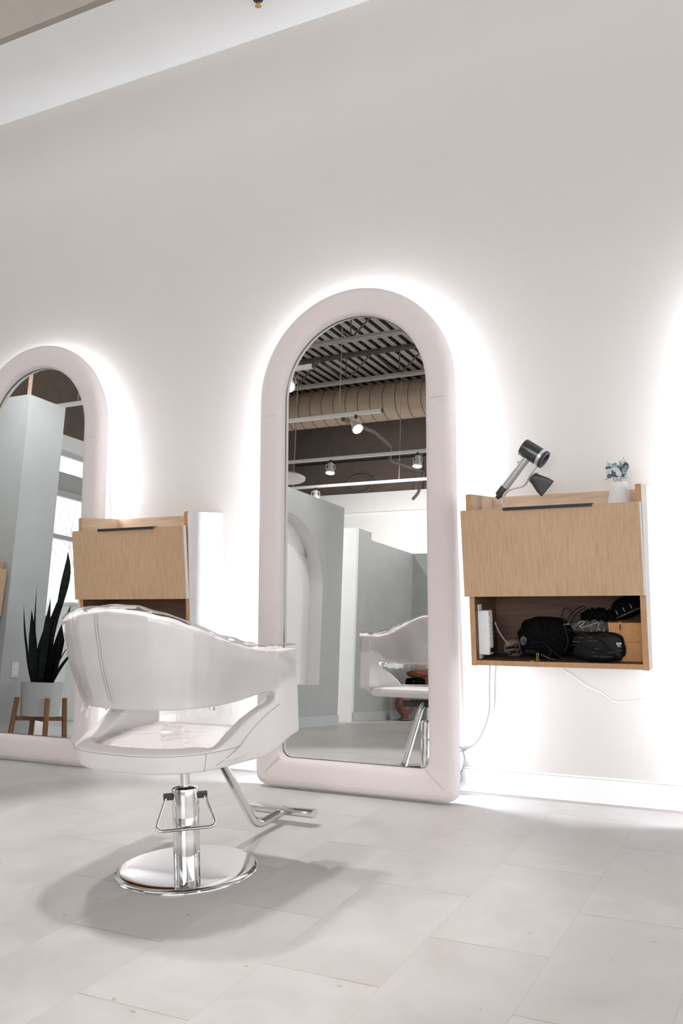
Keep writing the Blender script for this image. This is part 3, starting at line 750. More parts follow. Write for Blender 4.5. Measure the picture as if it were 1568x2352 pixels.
def px(u, v):   # photo-like layout of the sprig, u right, v up, in the vase's own frame (zoom crop units)
    return (u - 735) * .0000985 + .002, (1100 - v) * .0001035 + .092
stems = G(); rnd = random.Random(5)
for (u, v, dy) in ((650, 930, .0), (745, 900, -.004), (560, 600, .006), (900, 560, -.01), (430, 780, .0), (960, 240, .012), (300, 320, .012), (760, 350, .01)):
    x, z = px(u, v); stems.tube(smooth_path([(0, 0, .02), (lerp(0, x, .35), 0, .09), (x, dy, z)], 6), [.0011] * 13, seg=6)
stems.build('stem', M['eucalyptus'], eu)
LV = [(610, 470, 130, 105, 'eucalyptus', -.016, 60), (860, 455, 90, 85, 'eucalyptus', -.018, 80), (930, 560, 190, 150, 'euc_dark', .006, 60), (1020, 470, 150, 90, 'euc_dark', .010, -60), (1060, 560, 110, 60, 'eucalyptus', .004, 80),
      (350, 525, 130, 62, 'euc_dark', -.004, 5), (400, 625, 130, 52, 'euc_pale', -.018, 5), (330, 720, 90, 45, 'euc_pale', -.010, 20), (400, 850, 115, 88, 'euc_dark', -.012, 10), (620, 770, 170, 150, 'euc_dark', -.006, -40),
      (690, 640, 150, 95, 'euc_pale', -.024, -25), (790, 790, 130, 105, 'euc_pale', -.028, -45), (960, 760, 120, 65, 'eucalyptus', .002, -50), (720, 520, 100, 70, 'euc_dark', .002, 50), (930, 930, 120, 55, 'euc_pale', .012, 5),
      (340, 360, 70, 40, 'euc_pale', .014, 30), (410, 400, 70, 40, 'euc_pale', .014, -30), (290, 405, 60, 25, 'euc_pale', .014, 5), (780, 330, 60, 50, 'euc_pale', .012, 60), (730, 300, 40, 22, 'euc_pale', .012, 80), (850, 290, 60, 30, 'euc_pale', .014, -45),
      (960, 310, 70, 26, 'euc_pale', .014, 12), (910, 190, 55, 25, 'euc_pale', .014, 60), (280, 290, 40, 22, 'euc_pale', .014, 60), (260, 950, 80, 20, 'eucalyptus', -.004, 40), (480, 410, 70, 40, 'euc_pale', .012, 40), (540, 520, 110, 60, 'euc_dark', .006, -70), (880, 650, 170, 120, 'euc_dark', .010, 70), (1000, 600, 150, 100, 'eucalyptus', .0, 75), (560, 690, 130, 90, 'eucalyptus', .004, -60), (900, 790, 150, 90, 'euc_dark', .006, 40), (660, 560, 130, 90, 'eucalyptus', -.008, 20)]
for u, v, l, w, mt, dy, an in LV:
    x, z = px(u, v); ll = l * .000197 ; ww = w * .0000985 ; d = Vector((math.cos(R(an)), rnd.uniform(-.15, .15), math.sin(R(an))))
    c = Vector((x, dy, z)) - d * ll * .5
    G().grid(leaf(c, d, (rnd.uniform(-.3, .3), -1, rnd.uniform(-.2, .5)), ll, ww)).build('leaf', M[mt], eu, smooth=180)

# ------------------------------------------------------------------ what lies in the open cabinet
CBX, FB = -1.276, .615          # cabinet left, inner floor
def cx_(px_): return -1.271 + (px_ - 1078) / 585.0 + .006
def cz_(py_): return .594 + (1528 - py_) / 566.0
YFc = WY - .292
ps_ = empty('power_strip', (CBX + .0225, YFc + .028, FB), 'white power strip screwed upright inside the cabinet beside its board edge', 'power strip')
G().box(0, .046, .0, .052, .018, .198).build('strip_body', M['white_plastic'], ps_, bevel=.003)
g = G()
for z0_, z1_ in ((.0005, .018), (.198, .222)): G().box(0, .004, .006, .046, z0_, z1_).build('mounting_tab', M['white_plastic'], ps_, bevel=.001)
for z in (.052, .084, .116, .148):
    f = G().box(.046, .0485, .006, .046, z, z + .029).build('socket', M['white_label'], ps_, bevel=.001)
    G().box(.0486, .0489, .016, .019, z + .012, z + .021).box(.0486, .0489, .030, .033, z + .012, z + .021).build('socket_slot', M['socket_dark'], f)
G().box(.046, .0492, .010, .042, .026, .044).build('switch', M['red_black'], ps_)
st = G().tube(smooth_path([(cx_(1122), YFc + .060, cz_(1432)), (cx_(1130), YFc + .060, cz_(1452)), (cx_(1141), YFc + .058, cz_(1468)), (cx_(1154), YFc + .055, cz_(1483))], 5), .003, flat=(.0062, .0009)).build('strap', M['pale_trim'])
tag(st, 'thin pale strap slanting from the power strip down to the dark clutter', 'strap')
pz = G().blob((0, 0, .038), (.040, .06, .038), e=.7, noise=.04, seed=2).build('pouch', M['taupe_cloth'], None, smooth=180, loc=(cx_(1152), YFc + .15, FB)); tag(pz, 'dull pink-brown pouch half hidden behind the black bag', 'pouch')
bb = empty('black_bag', (cx_(1236), YFc + .115, FB), 'large rounded black cloth bag humped at the middle of the open shelf', 'bag')
G().blob((0, 0, .084), (.112, .068, .084), n=40, m=22, e=.8, noise=.05, seed=3).build('bag_body', M['black_cloth'], bb, smooth=180)
G().lathe([(.0, .002), (.017, .002), (.018, 0), (.0, -.001)], seg=28, c=(-.080, -.052, .075), axis=(-.55, -1, .1)).build('round_patch', M['grey_cloth'], bb, smooth=40)
lp = G().tube(smooth_path([(cx_(1272), YFc + .13, cz_(1424)), (cx_(1277), YFc + .128, cz_(1407)), (cx_(1286), YFc + .126, cz_(1402)), (cx_(1294), YFc + .124, cz_(1409)), (cx_(1297), YFc + .122, cz_(1424))], 6), .0042, seg=8).build('cord_loop', M['black']); tag(lp, 'black cord loop arching up from behind the black bag', 'cord')
cl = G().tube(smooth_path([(cx_(1290), YFc + .10, cz_(1438)), (cx_(1302), YFc + .10, cz_(1418)), (cx_(1316), YFc + .10, cz_(1405)), (cx_(1331), YFc + .10, cz_(1399))], 6), [.0085 - .0001 * abs(i - 8) for i in range(18)] + [.005], seg=10).build('curling_wand', M['black'], None, smooth=60); tag(cl, 'black curved wand tip poking up above the pile', 'hair tool')
# ruffled cloth
def ruffle(name, x0, x1, z0, z1, y, d, m, lab, cat, seed, amp=.006):
    rnd_ = random.Random(seed); rows = []; N_ = 56
    for i in range(N_ + 1):
        t = i / N_; x = lerp(x0, x1, t); row = []
        for j in range(18):
            a = 2 * PI * j / 18; k = 1 + .22 * math.sin(t * 37 + 2 * math.sin(a)) * .6 + rnd_.uniform(-.06, .06)
            e = math.sin(PI * min(1, max(0, .06 + .88 * t))) ** .35
            row.append((x + amp * math.sin(a * 2 + t * 20), y + d * math.cos(a) * k * e, lerp(z0, z1, .5 + .5 * math.sin(a) * k * e)))
        rows.append(row)
    o = G().grid(rows, closed_v=True, cap0=True, cap1=True).build(name, m, None, smooth=180); return tag(o, lab, cat)
ruffle('hair_net', cx_(1318), cx_(1392), cz_(1452), cz_(1404), YFc + .15, .03, M['black_cloth'], 'ruffled black hair cap lying along the top of the pile', 'cloth', 3)
ruffle('grey_cloth', cx_(1299), cx_(1405), cz_(1460), cz_(1428), YFc + .100, .018, M['grey_cloth'], 'crumpled grey towel with pale hems under the black hair cap', 'towel', 5, .004)
hm = G()
for pp in ([(1315, 1437), (1322, 1431), (1332, 1430), (1327, 1437), (1319, 1441), (1330, 1443), (1350, 1436), (1364, 1433), (1362, 1445), (1368, 1449)], [(1276, 1440), (1288, 1437), (1298, 1436)], [(1345, 1451), (1360, 1455), (1372, 1454), (1376, 1447)]):
    hm.tube(smooth_path([(cx_(a), YFc + .078, cz_(b)) for a, b in pp], 4), .0018, seg=6)
tag(hm.build('hem_ribbon', M['pale_trim']), 'pale ribbon looping over the crumpled grey towel', 'ribbon')
# black pouch of tea with the small white label
tp = empty('tea_pouch', (cx_(1364), YFc + .055, FB), 'glossy black printed pouch with small white TEA label standing at the front', 'pouch')
G().blob((0, 0, .056), (.098, .026, .058), n=40, m=18, e=.55, noise=.05, seed=8, zmin=.0).build('pouch_body', M['black_sat'], tp, smooth=180)
lbx, lby, lbz = .074, -.0292, .058
lb = G(); lb.box(lbx, lbx + .0185, lby, lby + .0004, lbz + .011, lbz + .018).build('label', M['white_label'], tp)
G().box(lbx + .003, lbx + .0155, lby - .0003, lby, lbz + .0132, lbz + .0158).build('label_print', M['black'], tp)
g = G()
def stroke(x0, z0, x1, z1, w=.0010): g.tube([(lbx + x0, lby, lbz + z0), (lbx + x1, lby, lbz + z1)], .0006, seg=4)
for s0 in ((0.002, .008, .007, .008), (.0045, .008, .0045, .002), (.008, .002, .008, .008), (.008, .008, .0115, .008), (.008, .005, .011, .005), (.008, .002, .0115, .002), (.0125, .002, .0145, .008), (.0145, .008, .0165, .002), (.0132, .004, .0158, .004)): stroke(*s0)
g.build('label_letters', M['white_label'], tp)
for a, b, w in ((1322, 1463, 14), (1345, 1462, 18), (1310, 1472, 16), (1344, 1470, 24), (1358, 1487, 12), (1352, 1495, 10), (1388, 1495, 15), (1372, 1504, 28), (1352, 1503, 14), (1412, 1490, 8)):
    x = cx_(a) - cx_(1364); G().box(x, x + w / 620, -.0292, -.0288, cz_(b) - FB - .0012, cz_(b) - FB + .0010).build('print_mark', M['grey_cloth'], tp)
# cords
def cord(pts, r, lab, m='black', y=.04, name='cord'):
    o = G().tube(smooth_path([(cx_(a), YFc + y + (c if len(q) > 2 else 0), cz_(b)) for q in pts for a, b, c in [(q + (0,))[:3]]], 7), r, seg=8).build(name, M[m], None, smooth=180); return tag(o, lab, 'cord')
cord([(1212, 1477), (1228, 1473), (1245, 1475), (1258, 1485), (1262, 1496), (1256, 1504, -.006)], .0021, 'thin black cord arched over the front of the black bag', 'black_sat', .008)
cord([(1262, 1490), (1280, 1504), (1300, 1510), (1330, 1512), (1352, 1515), (1388, 1515), (1416, 1510)], .0024, 'black cord lying along the shelf edge below the tea pouch', 'black_sat', .010)
cord([(1296, 1445), (1330, 1452), (1362, 1462), (1380, 1474), (1392, 1490)], .0030, 'black cord draped across the face of the tea pouch', 'black_sat', .018)
cord([(1300, 1478), (1335, 1481), (1362, 1490), (1396, 1498)], .0018, 'finest black cord across the lower print of the tea pouch', 'black_sat', .014)
cord([(1292, 1420), (1296, 1450), (1300, 1475), (1290, 1495)], .0032, 'black cord hanging upright between the black bag and tea pouch', 'black_sat', .022)
cw = empty('hair_tool', (cx_(1248), YFc + .03, FB + .012), 'black hair tool with ribbed cord sleeve lying on the shelf edge', 'hair tool')
G().tube([(lerp(-.022, .024, t / 14), -.008 * t / 14, lerp(.012, -.006, t / 14)) for t in range(15)], [.0052 + .0009 * (t % 2) for t in range(15)], seg=12).build('ribbed_sleeve', M['black'], cw)
G().blob((.030, -.010, -.0055), (.011, .007, .006), n=14, m=8).build('plug', M['black'], cw, smooth=180)
G().tube([(-.022, 0, .012), (-.05, .01, .020), (-.085, .02, .022)], [.009, .012, .012], seg=14).build('tool_handle', M['black_sat'], cw, smooth=60)
# gold clasp on the edge
ky = empty('gold_clasp', (cx_(1230), YFc + .008, FB), 'small gold lobster clasp with ring on the front edge of the shelf', 'clasp')
G().tube(smooth_path([(-.003, 0, .016), (-.003, 0, .028), (.001, 0, .031), (.0045, 0, .028), (.0035, 0, .016), (-.003, 0, .016)], 4), .0011, seg=6).build('clasp_hook', M['gold'], ky, smooth=180)
G().tube([(.005 * math.cos(a), 0, .0065 + .005 * math.sin(a)) for a in [2 * PI * i / 16 for i in range(16)]], .0013, seg=6, closed=True).build('clasp_ring', M['gold'], ky, smooth=180)
G().box(-.0022, .0022, -.0022, .0022, .010, .0165).build('clasp_joint', M['gold'], ky)
sl = G().box(-.009, .006, -.003, .001, 0, .0018).build('paper_sliver', M['pale_trim'], None, loc=(cx_(1219), YFc + .006, FB + .0005)); tag(sl, 'pale sliver lying next to the gold clasp', 'scrap')
rg = empty('ring_charm', (cx_(1417), YFc + .030, cz_(1431)), 'small rose gold ring with dark tassel at the corner of the tea pouch', 'charm')
G().tube([(.0045 * math.cos(a), 0, .004 * math.sin(a)) for a in [2 * PI * i / 16 for i in range(16)]], .0010, seg=6, closed=True).build('charm_ring', M['gold'], rg, smooth=180)
G().box(-.003, .002, -.002, .002, -.028, -.005).build('tassel', M['black'], rg)
# clips at the left
for k, (a, b, l, lab) in enumerate(((1147, 1502, .030, 'black sectioning clip on the shelf nearest the power strip'), (1166, 1497, .026, 'black sectioning clip leaning against the black bag'), (1160, 1487, .028, 'black sectioning clip under the end of the pale strap'))):
    c_ = empty('hair_clip', (cx_(a), YFc + .045 + .012 * k, FB), lab, 'hair clip', 'hair clips left of the bag')
    z = max(.004, cz_(b) - FB - .01)
    G().tube([(-l, 0, z), (0, .004, z + .006), (l * .8, .006, z + .010)], [.003, .006, .007], seg=8).build('clip_jaw', M['black_sat'], c_, smooth=60)
    G().blob((l * .5, -.002, z + .012), (.010, .006, .009), n=12, m=8).build('clip_spring', M['black'], c_, smooth=180)
# boxes and a black cap bag on top
for k, (z0, lab) in enumerate(((FB, 'lower of two tan cardboard boxes stacked in the cabinet'), (FB + .0745, 'upper of two tan cardboard boxes stacked in the cabinet'))):
    bx_ = empty('cardboard_box', (-.737, YFc + .065, z0), lab, 'box', 'cardboard boxes in the cabinet')
    G().box(0, .128, 0, .165, 0, .0735).build('box_body', M['box'], bx_, bevel=.0012)
    G().box(-.0004, .1284, -.0008, .1655, .060, .0742).build('box_lid', M['box'], bx_, bevel=.001)
ht = empty('zip_case', (-.668, YFc + .205, FB + .166), 'black zipped case lying tilted on the cardboard boxes', 'case')
ht.rotation_euler.y = R(-24)
G().blob((0, 0, .040), (.066, .062, .044), n=36, m=18, e=.8, noise=.02, seed=6).build('case_shell', M['black_cloth'], ht, smooth=180)
G().tube([(.069 * math.cos(a), .065 * math.sin(a), .016) for a in [2 * PI * i / 40 for i in range(40)]], .004, seg=6, closed=True).build('zip_band', M['grey_cloth'], ht, smooth=180)
g = G()
for x in (-.04, -.01, .02): g.box(x, x + .002, -.064, -.058, .026, .044)
g.build('teeth_marks', M['socket_dark'], ht)

# ------------------------------------------------------------------ cords on the wall, sprinkler
def wp(x, y): return None
def wallcord(pts, y, r, nm, m, lab, cat, flat=None, n=8):
    o = G().tube(smooth_path([(p[0], y - (p[2] if len(p) > 2 else 0), p[1]) for p in pts], n), r, seg=10, flat=flat).build(nm, M[m], None, smooth=180 if not flat else None); return tag(o, lab, cat)
wallcord([(-1.290, .590), (-1.292, .552), (-1.298, .461), (-1.301, .377), (-1.319, .31), (-1.354, .242), (-1.395, .202), (-1.447, .176), (-1.498, .167)], WY - .019, .0038, 'grey_cable', 'cord_grey', 'grey power cord dropping from the cabinet and curving behind the mirror', 'cord')
wallcord([(-1.474, .235), (-1.446, .211), (-1.427, .182), (-1.421, .144), (-1.435, .096), (-1.458, .070), (-1.481, .054)], WY - .028, .0038, 'grey_cable', 'cord_grey', 'upper of two grey cord loops peeking from behind the tall mirror', 'cord')
wallcord([(-1.475, .128), (-1.45, .112), (-1.433, .083), (-1.438, .054), (-1.453, .034), (-1.482, .014)], WY - .037, .0038, 'grey_cable', 'cord_grey', 'lower grey cord loop by the baseboard beside the tall mirror', 'cord')
wallcord([(-.986, .594), (-.980, .552), (-.945, .528), (-.884, .485), (-.823, .457), (-.781, .427), (-.746, .422), (-.703, .427), (-.634, .441), (-.568, .428), (-.506, .422), (-.42, .40), (-.30, .36)], WY - .0013, .003, 'white_cable', 'ribbon', 'flat white cable sagging on the wall below the cabinet', 'cable', (.0010, .0026))
sk = empty('sprinkler_head', (-2.208, 3.575, SZ), 'black and brass ceiling sprinkler head at the top of the photo', 'sprinkler')
G().lathe([(.036, 0), (.036, -.004), (.026, -.006), (.022, -.010), (.024, -.014), (.020, -.018), (.023, -.022), (.018, -.027), (.012, -.029), (.0, -.029)], seg=32).build('collar', M['lamp_dark'], sk, smooth=30)
G().lathe([(.0, -.052), (.014, -.052), (.0155, -.049), (.0145, -.047), (.005, -.045), (.004, -.029)], seg=32, rib=.08, nrib=12).build('deflector', M['brass'], sk, smooth=30)
for sx in (-1, 1): G().tube([(sx * .010, 0, -.027), (sx * .0125, 0, -.036), (sx * .004, 0, -.047)], .0018, seg=6).build('yoke_arm', M['brass'], sk)
G().lathe([(.0375, -.0002), (.0375, -.003), (.046, -.0035), (.0465, -.0004)], seg=40).build('escutcheon', M['soffit'], sk, smooth=30)

# ------------------------------------------------------------------ plant seen in the mirror at the photo edge
PX, PY = -5.13, 2.33
ps2 = empty('plant_stand', (PX, PY, 0), 'wooden mid-century plant stand under the white ribbed pot', 'plant stand')
for i in range(4):
    a = R(30 + 90 * i); cx, cy = .172 * math.cos(a), .172 * math.sin(a)
    q = G(); vs = []
    for z, k in ((0, 1.14), (.285, 1.0)):
        for sx, sy in ((-1, -1), (1, -1), (1, 1), (-1, 1)):
            ox, oy = sx * .016, sy * .016; vs.append((cx * k + ox * math.cos(a) - oy * math.sin(a), cy * k + ox * math.sin(a) + oy * math.cos(a), z))
    q.add(vs, [(3, 2, 1, 0), (4, 5, 6, 7), (0, 1, 5, 4), (1, 2, 6, 5), (2, 3, 7, 6), (3, 0, 4, 7)]); q.build('leg', M['stand_wood'], ps2, bevel=.004)
for i in range(2):
    a = R(30 + 90 * i); c_, s_ = math.cos(a), math.sin(a); q = G(); vs = []
    for z in (.118, .150) if i == 0 else (.1185, .1495):
        for l, w in ((-.165, -.014), (.165, -.014), (.165, .014), (-.165, .014)): vs.append((l * c_ - w * s_, l * s_ + w * c_, z))
    q.add(vs, [(3, 2, 1, 0), (4, 5, 6, 7), (0, 1, 5, 4), (1, 2, 6, 5), (2, 3, 7, 6), (3, 0, 4, 7)]); q.build('cross_brace', M['stand_wood'], ps2)
pt = empty('plant_pot', (PX, PY, .151), 'white ribbed planter held in the wooden stand, seen in the mirror', 'pot')
G().lathe([(.130, 0), (.134, .003), (.152, .240), (.153, .244), (.143, .244), (.14, .215), (.0, .212)], seg=200, rib=.007, nrib=50).build('pot_wall', M['pot_white'], pt, smooth=30)
G().lathe([(.139, .216), (.07, .222), (.0, .224)], seg=24).build('soil', M['soil'], pt, smooth=180)
sp_ = empty('snake_plant', (PX, PY, .37), 'dark snake plant with tall blade leaves, seen in the mirror at the edge', 'plant')
def blade(bx, by, tx, ty, tz, w, bend, seed, sickle=False):
    rnd_ = random.Random(seed); rows = []; tw = rnd_.uniform(-.5, .5)
    for i in range(19):
        t = i / 18; x = lerp(bx, tx, t ** 1.15) + bend * math.sin(PI * t); y = lerp(by, ty, t); z = tz * t
        ww = w * (.62 + .55 * math.sin(PI * min(1, t * 1.05) ** .9)) * (1 - t ** 5) + .0008
        if sickle:
            x = lerp(bx, tx, t) + bend * math.sin(PI * t ** 3); ww = w * lerp(.42, 1.0, sstep(.45, .80, t)) * (1 - t ** 9) * (1 if t < .8 else math.sqrt(max(0, 1 - ((t - .8) / .2) ** 2))) + .0008
        ca, sa = math.cos(tw * t + tw), math.sin(tw * t + tw)
        rows.append([Vector((x + k * ww * ca, y + k * ww * sa + .25 * ww * k * k, z)) for k in (-1, -.5, 0, .5, 1)])
    G().grid(rows).build('leaf', M['plant'], sp_, smooth=180)
for k, a in enumerate([(-.05, .02, -.105, .05, .765, .030, -.012), (.01, .0, .128, .0, 1.00, .034, .038, 1, True), (.01, .03, .075, .08, .71, .030, -.02), (-.02, -.04, .015, -.05, .62, .036, -.012), (.04, -.02, .16, -.05, .60, .032, .0),
                       (.06, .02, .245, .06, .47, .026, -.01), (.07, .0, .285, .0, .37, .014, -.02), (.08, -.01, .27, -.05, .30, .013, -.02), (-.06, .0, -.165, .02, .385, .017, -.008), (-.08, .02, -.185, .03, .36, .012, -.012),
                       (-.04, .04, -.165, .10, .585, .012, -.03), (-.03, .05, -.06, .12, .55, .034, .01), (.03, .05, .12, .12, .64, .030, .01), (.0, .0, .03, .02, .50, .040, .0), (-.06, -.03, -.09, -.06, .45, .034, .0), (.05, .03, .18, .10, .52, .03, .0), (.03, -.05, .09, -.1, .52, .034, .0), (.02, .06, .12, .03, .74, .012, .02)]):
    blade(*(a if len(a) > 7 else (*a, k)))
ol = empty('wall_outlet', (-5.4595, 2.30, .42), 'pale outlet plate on the pier behind the snake plant', 'outlet')
G().box(0, .006, -.035, .035, 0, .115).build('cover_plate', M['outlet'], ol, bevel=.002)
for z0_ in (.02, .06): G().box(.006, .008, -.018, .018, z0_, z0_ + .035).build('socket', M['white_plastic'], ol)
cdt = G().tube([(-5.50, 2.40, 2.62), (-5.50, 2.40, DZ)], .016, seg=10).build('conduit', M['bag_tan'], None, smooth=60); tag(cdt, 'thin tan conduit rising from the pier top in the mirror at the edge', 'conduit')
wp_ = empty('white_pedestal', (-6.75, .42, 0), 'white pedestal by the window behind the snake plant leaves', 'pedestal')
G().box(-.10, .10, -.10, .10, 0, 1.13).build('pedestal_body', M['white_paint'], wp_, bevel=.004); G().box(-.11, .11, -.11, .11, 1.13, 1.16).build('pedestal_top', M['white_paint'], wp_, bevel=.003)

# ------------------------------------------------------------------ overhead: joists, duct, tracks, lamps
for i, (yj, lab) in enumerate(((-2.26, 'open web steel joist under the roof deck, nearer the tall mirror'), (-3.76, 'open web steel joist under the roof deck, just before the duct'), (-.76, 'open web steel joist above the upper track light'))):
    j = empty('roof_joist', (-2, yj, DZ), lab, 'joist', 'roof joists')
    ch = G()
    for dy in (-.045, .012): ch.box(-6.1, 6.3, dy, dy + .033, -.05, -.001)
    ch.build('top_chord', M['steel_paint'], j)
    ch = G()
    for dy in (-.045, .012): ch.box(-6.1, 6.3, dy, dy + .033, -.44, -.40)
    ch.build('bottom_chord', M['deck'], j)
    wb_ = G(); x = -6.0; up = True
    while x < 6.0:
        x2 = x + .42; wb_.tube([(x, 0, -.03 if up else -.42), (x2, 0, -.42 if up else -.03)], .014, seg=6)
        if up: wb_.tube([(x2, 0, -.42), (x2, 0, -.03)], .010, seg=6)
        x = x2; up = not up
    wb_.build('web', M['steel_paint'], j)
du = empty('spiral_duct', (-2, -4.95, 4.66), 'round tan spiral duct running under the roof deck', 'duct')
g = G().use(M['duct']); n = 84; rows = []
g.lathe([(.29, -6.0), (.29, 6.2)], seg=48, axis=(1, 0, 0)); g.build('duct_body', None, du, smooth=60)
g = G()
x = -5.9
while x < 6.2:
    g.tube([(x + .10 * math.sin(a * .5) * 0 + .06 * a / 6.28, .291 * math.cos(a), .291 * math.sin(a)) for a in [PI + 2 * PI * i / 32 for i in range(33)]], .006, seg=4, cap=False); x += .21
g.build('spiral_seam', M['steel_paint'], du)
g = G()
for x in (-5, -2.75, -.5, 1.75, 4): g.tube([(x, 0, .29), (x, 0, .39)], .012, seg=6)
g.build('hanger', M['steel_paint'], du)
def track(y, z, x0, x1, lab, rods):
    t = empty('track_rail', (0, y, z), lab, 'track', 'lighting tracks')
    G().box(x0, x1, -.022, .022, 0, .036).build('rail', M['track'], t)
    G().box(x0 - .004, x0, -.023, .023, -.001, .037).box(x1, x1 + .012, -.023, .023, -.001, .037).build('end_cap', M['lamp_dark'], t)
    for x in rods: G().tube([(x, 0, .036), (x, 0, DZ - z)], .005, seg=6).build('rod', M['deck'], t)
    return t
TZ = 3.3
track(.35, TZ, -9.0 + 1.1, -4.08, 'white lighting track with its near end showing high in the mirror', (-7.0, -4.6))
track(-1.21, TZ, -7.9, -4.10, 'white lighting track ending just below the duct in the mirror', (-6.6, -4.62))
track(-3.02, TZ, -7.9, 2.0, 'white lighting track crossing the middle of the brown wall', (-7.1, -6.25, -4.15, -1.5))
track(-4.60, TZ, -7.9, 2.0, 'lowest white lighting track just above the white wall', (-7.2, -5.4, -3.2))
def track_head(loc, aim, lab, up=False):
    t = empty('track_light', loc, lab, 'lamp', 'track light heads')
    a = Vector(aim).normalized()
    G().lathe([(.016, 0), (.018, -.004), (.018, -.03), (.008, -.034), (.006, -.05)], seg=16).build('adapter', M['lamp_dark'], t, smooth=40)
    q = Vector((0, 0, -.125)); sd = a.cross(Vector((0, 0, 1))); sd = sd.normalized() if sd.length > .1 else Vector((1, 0, 0))
    y_ = G().tube(fillet([q + sd * .062, q + sd * .062 + Vector((0, 0, .06)), Vector((0, 0, -.05)) + sd * .02, Vector((0, 0, -.05)) - sd * .02, q - sd * .062 + Vector((0, 0, .06)), q - sd * .062], .02, 4), .005, seg=8).build('yoke', M['lamp_white'], t, smooth=60)
    bd = G().lathe([(.0, -.085), (.030, -.085), (.034, -.080), (.034, -.025), (.040, -.015), (.060, .030), (.064, .052), (.062, .060), (.058, .056)], seg=32, c=q, axis=a).build('lamp_body', M['lamp_white'], t, smooth=40)
    G().lathe([(.058, .055), (.04, .060), (.0, .062)], seg=32, c=q, axis=a).build('bulb_face', M['lamp_face'], bd, smooth=180)
    return t
track_head((-4.33, .35, TZ + .0), (.35, .75, -.75), 'lit track light on the uppermost track at the edge of the mirror arch')
track_head((-4.41, -1.21, TZ), (.65, .35, -.7), 'lit track light swung sideways near the end of its track under the duct')
track_head((-5.69, -3.02, TZ), (.05, .2, -1), 'lit track light pointing down in the middle of the mirror')
track_head((-4.44, -3.02, TZ), (.0, .2, -1), 'lit track light cut by the right padding of the tall mirror')
track_head((-6.79, -4.60, TZ), (.2, .3, -1), 'track light peeking over the grey niche wall')
rl = empty('ring_lamp', (-6.32, -2.8, 3.02), 'white round disc lamp peeking over the grey niche wall', 'lamp')
G().lathe([(.30, 0), (.33, .02), (.33, .05), (.28, .08), (.08, .10), (.0, .10)], seg=48).build('disc_shade', M['lamp_white'], rl, smooth=40)
G().tube([(0, 0, .10), (0, 0, DZ - 3.02)], .008, seg=8).build('stem', M['lamp_white'], rl)
wr = empty('dark_wreath', (-6.72, -5.97, 3.46), 'dark hoop standing on top of the white wall', 'wreath')
G().tube([(.24 * math.cos(a), 0, .170 + .15 * math.sin(a)) for a in [2 * PI * i / 40 for i in range(40)]], .022, seg=8, closed=True).build('hoop', M['steel_paint'], wr, smooth=180)
cd2 = G().tube(fillet([(-4.62, -1.3, 3.30), (-4.85, -2.6, 3.50), (-5.0, -3.4, 3.52), (-5.05, -3.5, 3.35), (-5.55, -5.93, 3.75), (-5.65, -5.93, 3.4), (-5.75, -5.93, 3.30)], .06, 5), .025, seg=10).build('pipe', M['steel_paint'], None, smooth=60); tag(cd2, 'dark jointed pipe crossing behind the sideways track light', 'pipe')
cd3 = G().box(-5.72, -5.60, -5.99, -5.93, 3.46, 4.1).build('wall_conduit', M['steel_paint']); tag(cd3, 'dark vertical strut on the brown wall below the pipe', 'conduit')
struct(G().box(-8.0, 4.4, -6.0, -5.975, 4.02, 4.05).build('trim_brown_wall', M['deck_dark']))

# ------------------------------------------------------------------ small things further back in the mirror
tw = empty('dried_twig', (-4.565, -.52, 1.66), 'thin pale dried twig fixed in the arched niche', 'twig'); g = G()
for a in ((-.10, .14), (-.04, .16), (.08, .12), (.02, -.03), (-.06, -.02), (.12, .02)): g.tube([(0, 0, 0), (.01, a[0] * .6, a[1] * .5), (.015, a[0], a[1])], [.005, .003, .0015], seg=5)
g.blob((.005, 0, .0), (.012, .018, .014), n=10, m=6); g.build('twig_sprays', M['twig'], tw)
bn = empty('side_bench', (-4.02, -2.92, 0), 'low pale bench by the partition holding bags, seen under the reflected chair', 'bench')
G().box(-.38, .6, -.2, .2, .34, .38).build('bench_top', M['bag_tan'], bn, bevel=.005)
for x in (-.05, .55):
    for y in (-.17, .17): G().box(x - .02, x + .02, y - .02, y + .02, 0, .34).build('leg', M['white_paint'], bn)
wlt = G().blob((0, 0, .055), (.115, .05, .055), n=32, m=14, e=.35).build('black_purse', M['black_cloth'], None, smooth=180, loc=(-4.30, -2.76, .381)); tag(wlt, 'small black purse with gold stud on the bench, seen through the reflected chair', 'bag')
tg = G().blob((0, -0, 0), (.008, .004, .006), n=10, m=6).build('stud', M['gold'], wlt, smooth=180, loc=(.0, .050, .07))
b1 = G().blob((0, 0, .045), (.14, .06, .045), n=30, m=14, e=.8, noise=.05, seed=2).build('brown_bag', M['bag_brown'], None, smooth=180, loc=(-4.27, -2.76, .492)); tag(b1, 'dark brown leather bag lying on the black purse', 'bag')
b2 = G().blob((0, 0, .13), (.15, .12, .13), n=30, m=16, e=.7, noise=.03, seed=4).build('orange_bag', M['bag_orange'], None, smooth=180, loc=(-4.02, -2.93, .381)); tag(b2, 'rust orange leather bag on the bench beside the black purse', 'bag')
b3 = G().blob((0, 0, .15), (.13, .05, .13), n=30, m=14, e=.7, noise=.06, seed=9).build('tan_bag', M['bag_tan'], None, smooth=180, loc=(-4.30, -3.05, .381)); tag(b3, 'pale tan cloth bag standing behind the brown leather bag', 'bag')
cp = G().lathe([(.05, 0), (.085, .01), (.045, .035), (.04, .05), (.10, .12), (.12, .20), (.10, .27), (.05, .31), (.06, .335), (.05, .335), (.0, .30)], seg=40).build('clay_urn', M['clay'], None, smooth=60, loc=(-4.36, -2.60, 0)); tag(cp, 'reddish footed clay urn on the floor behind the reflected footrest', 'urn')

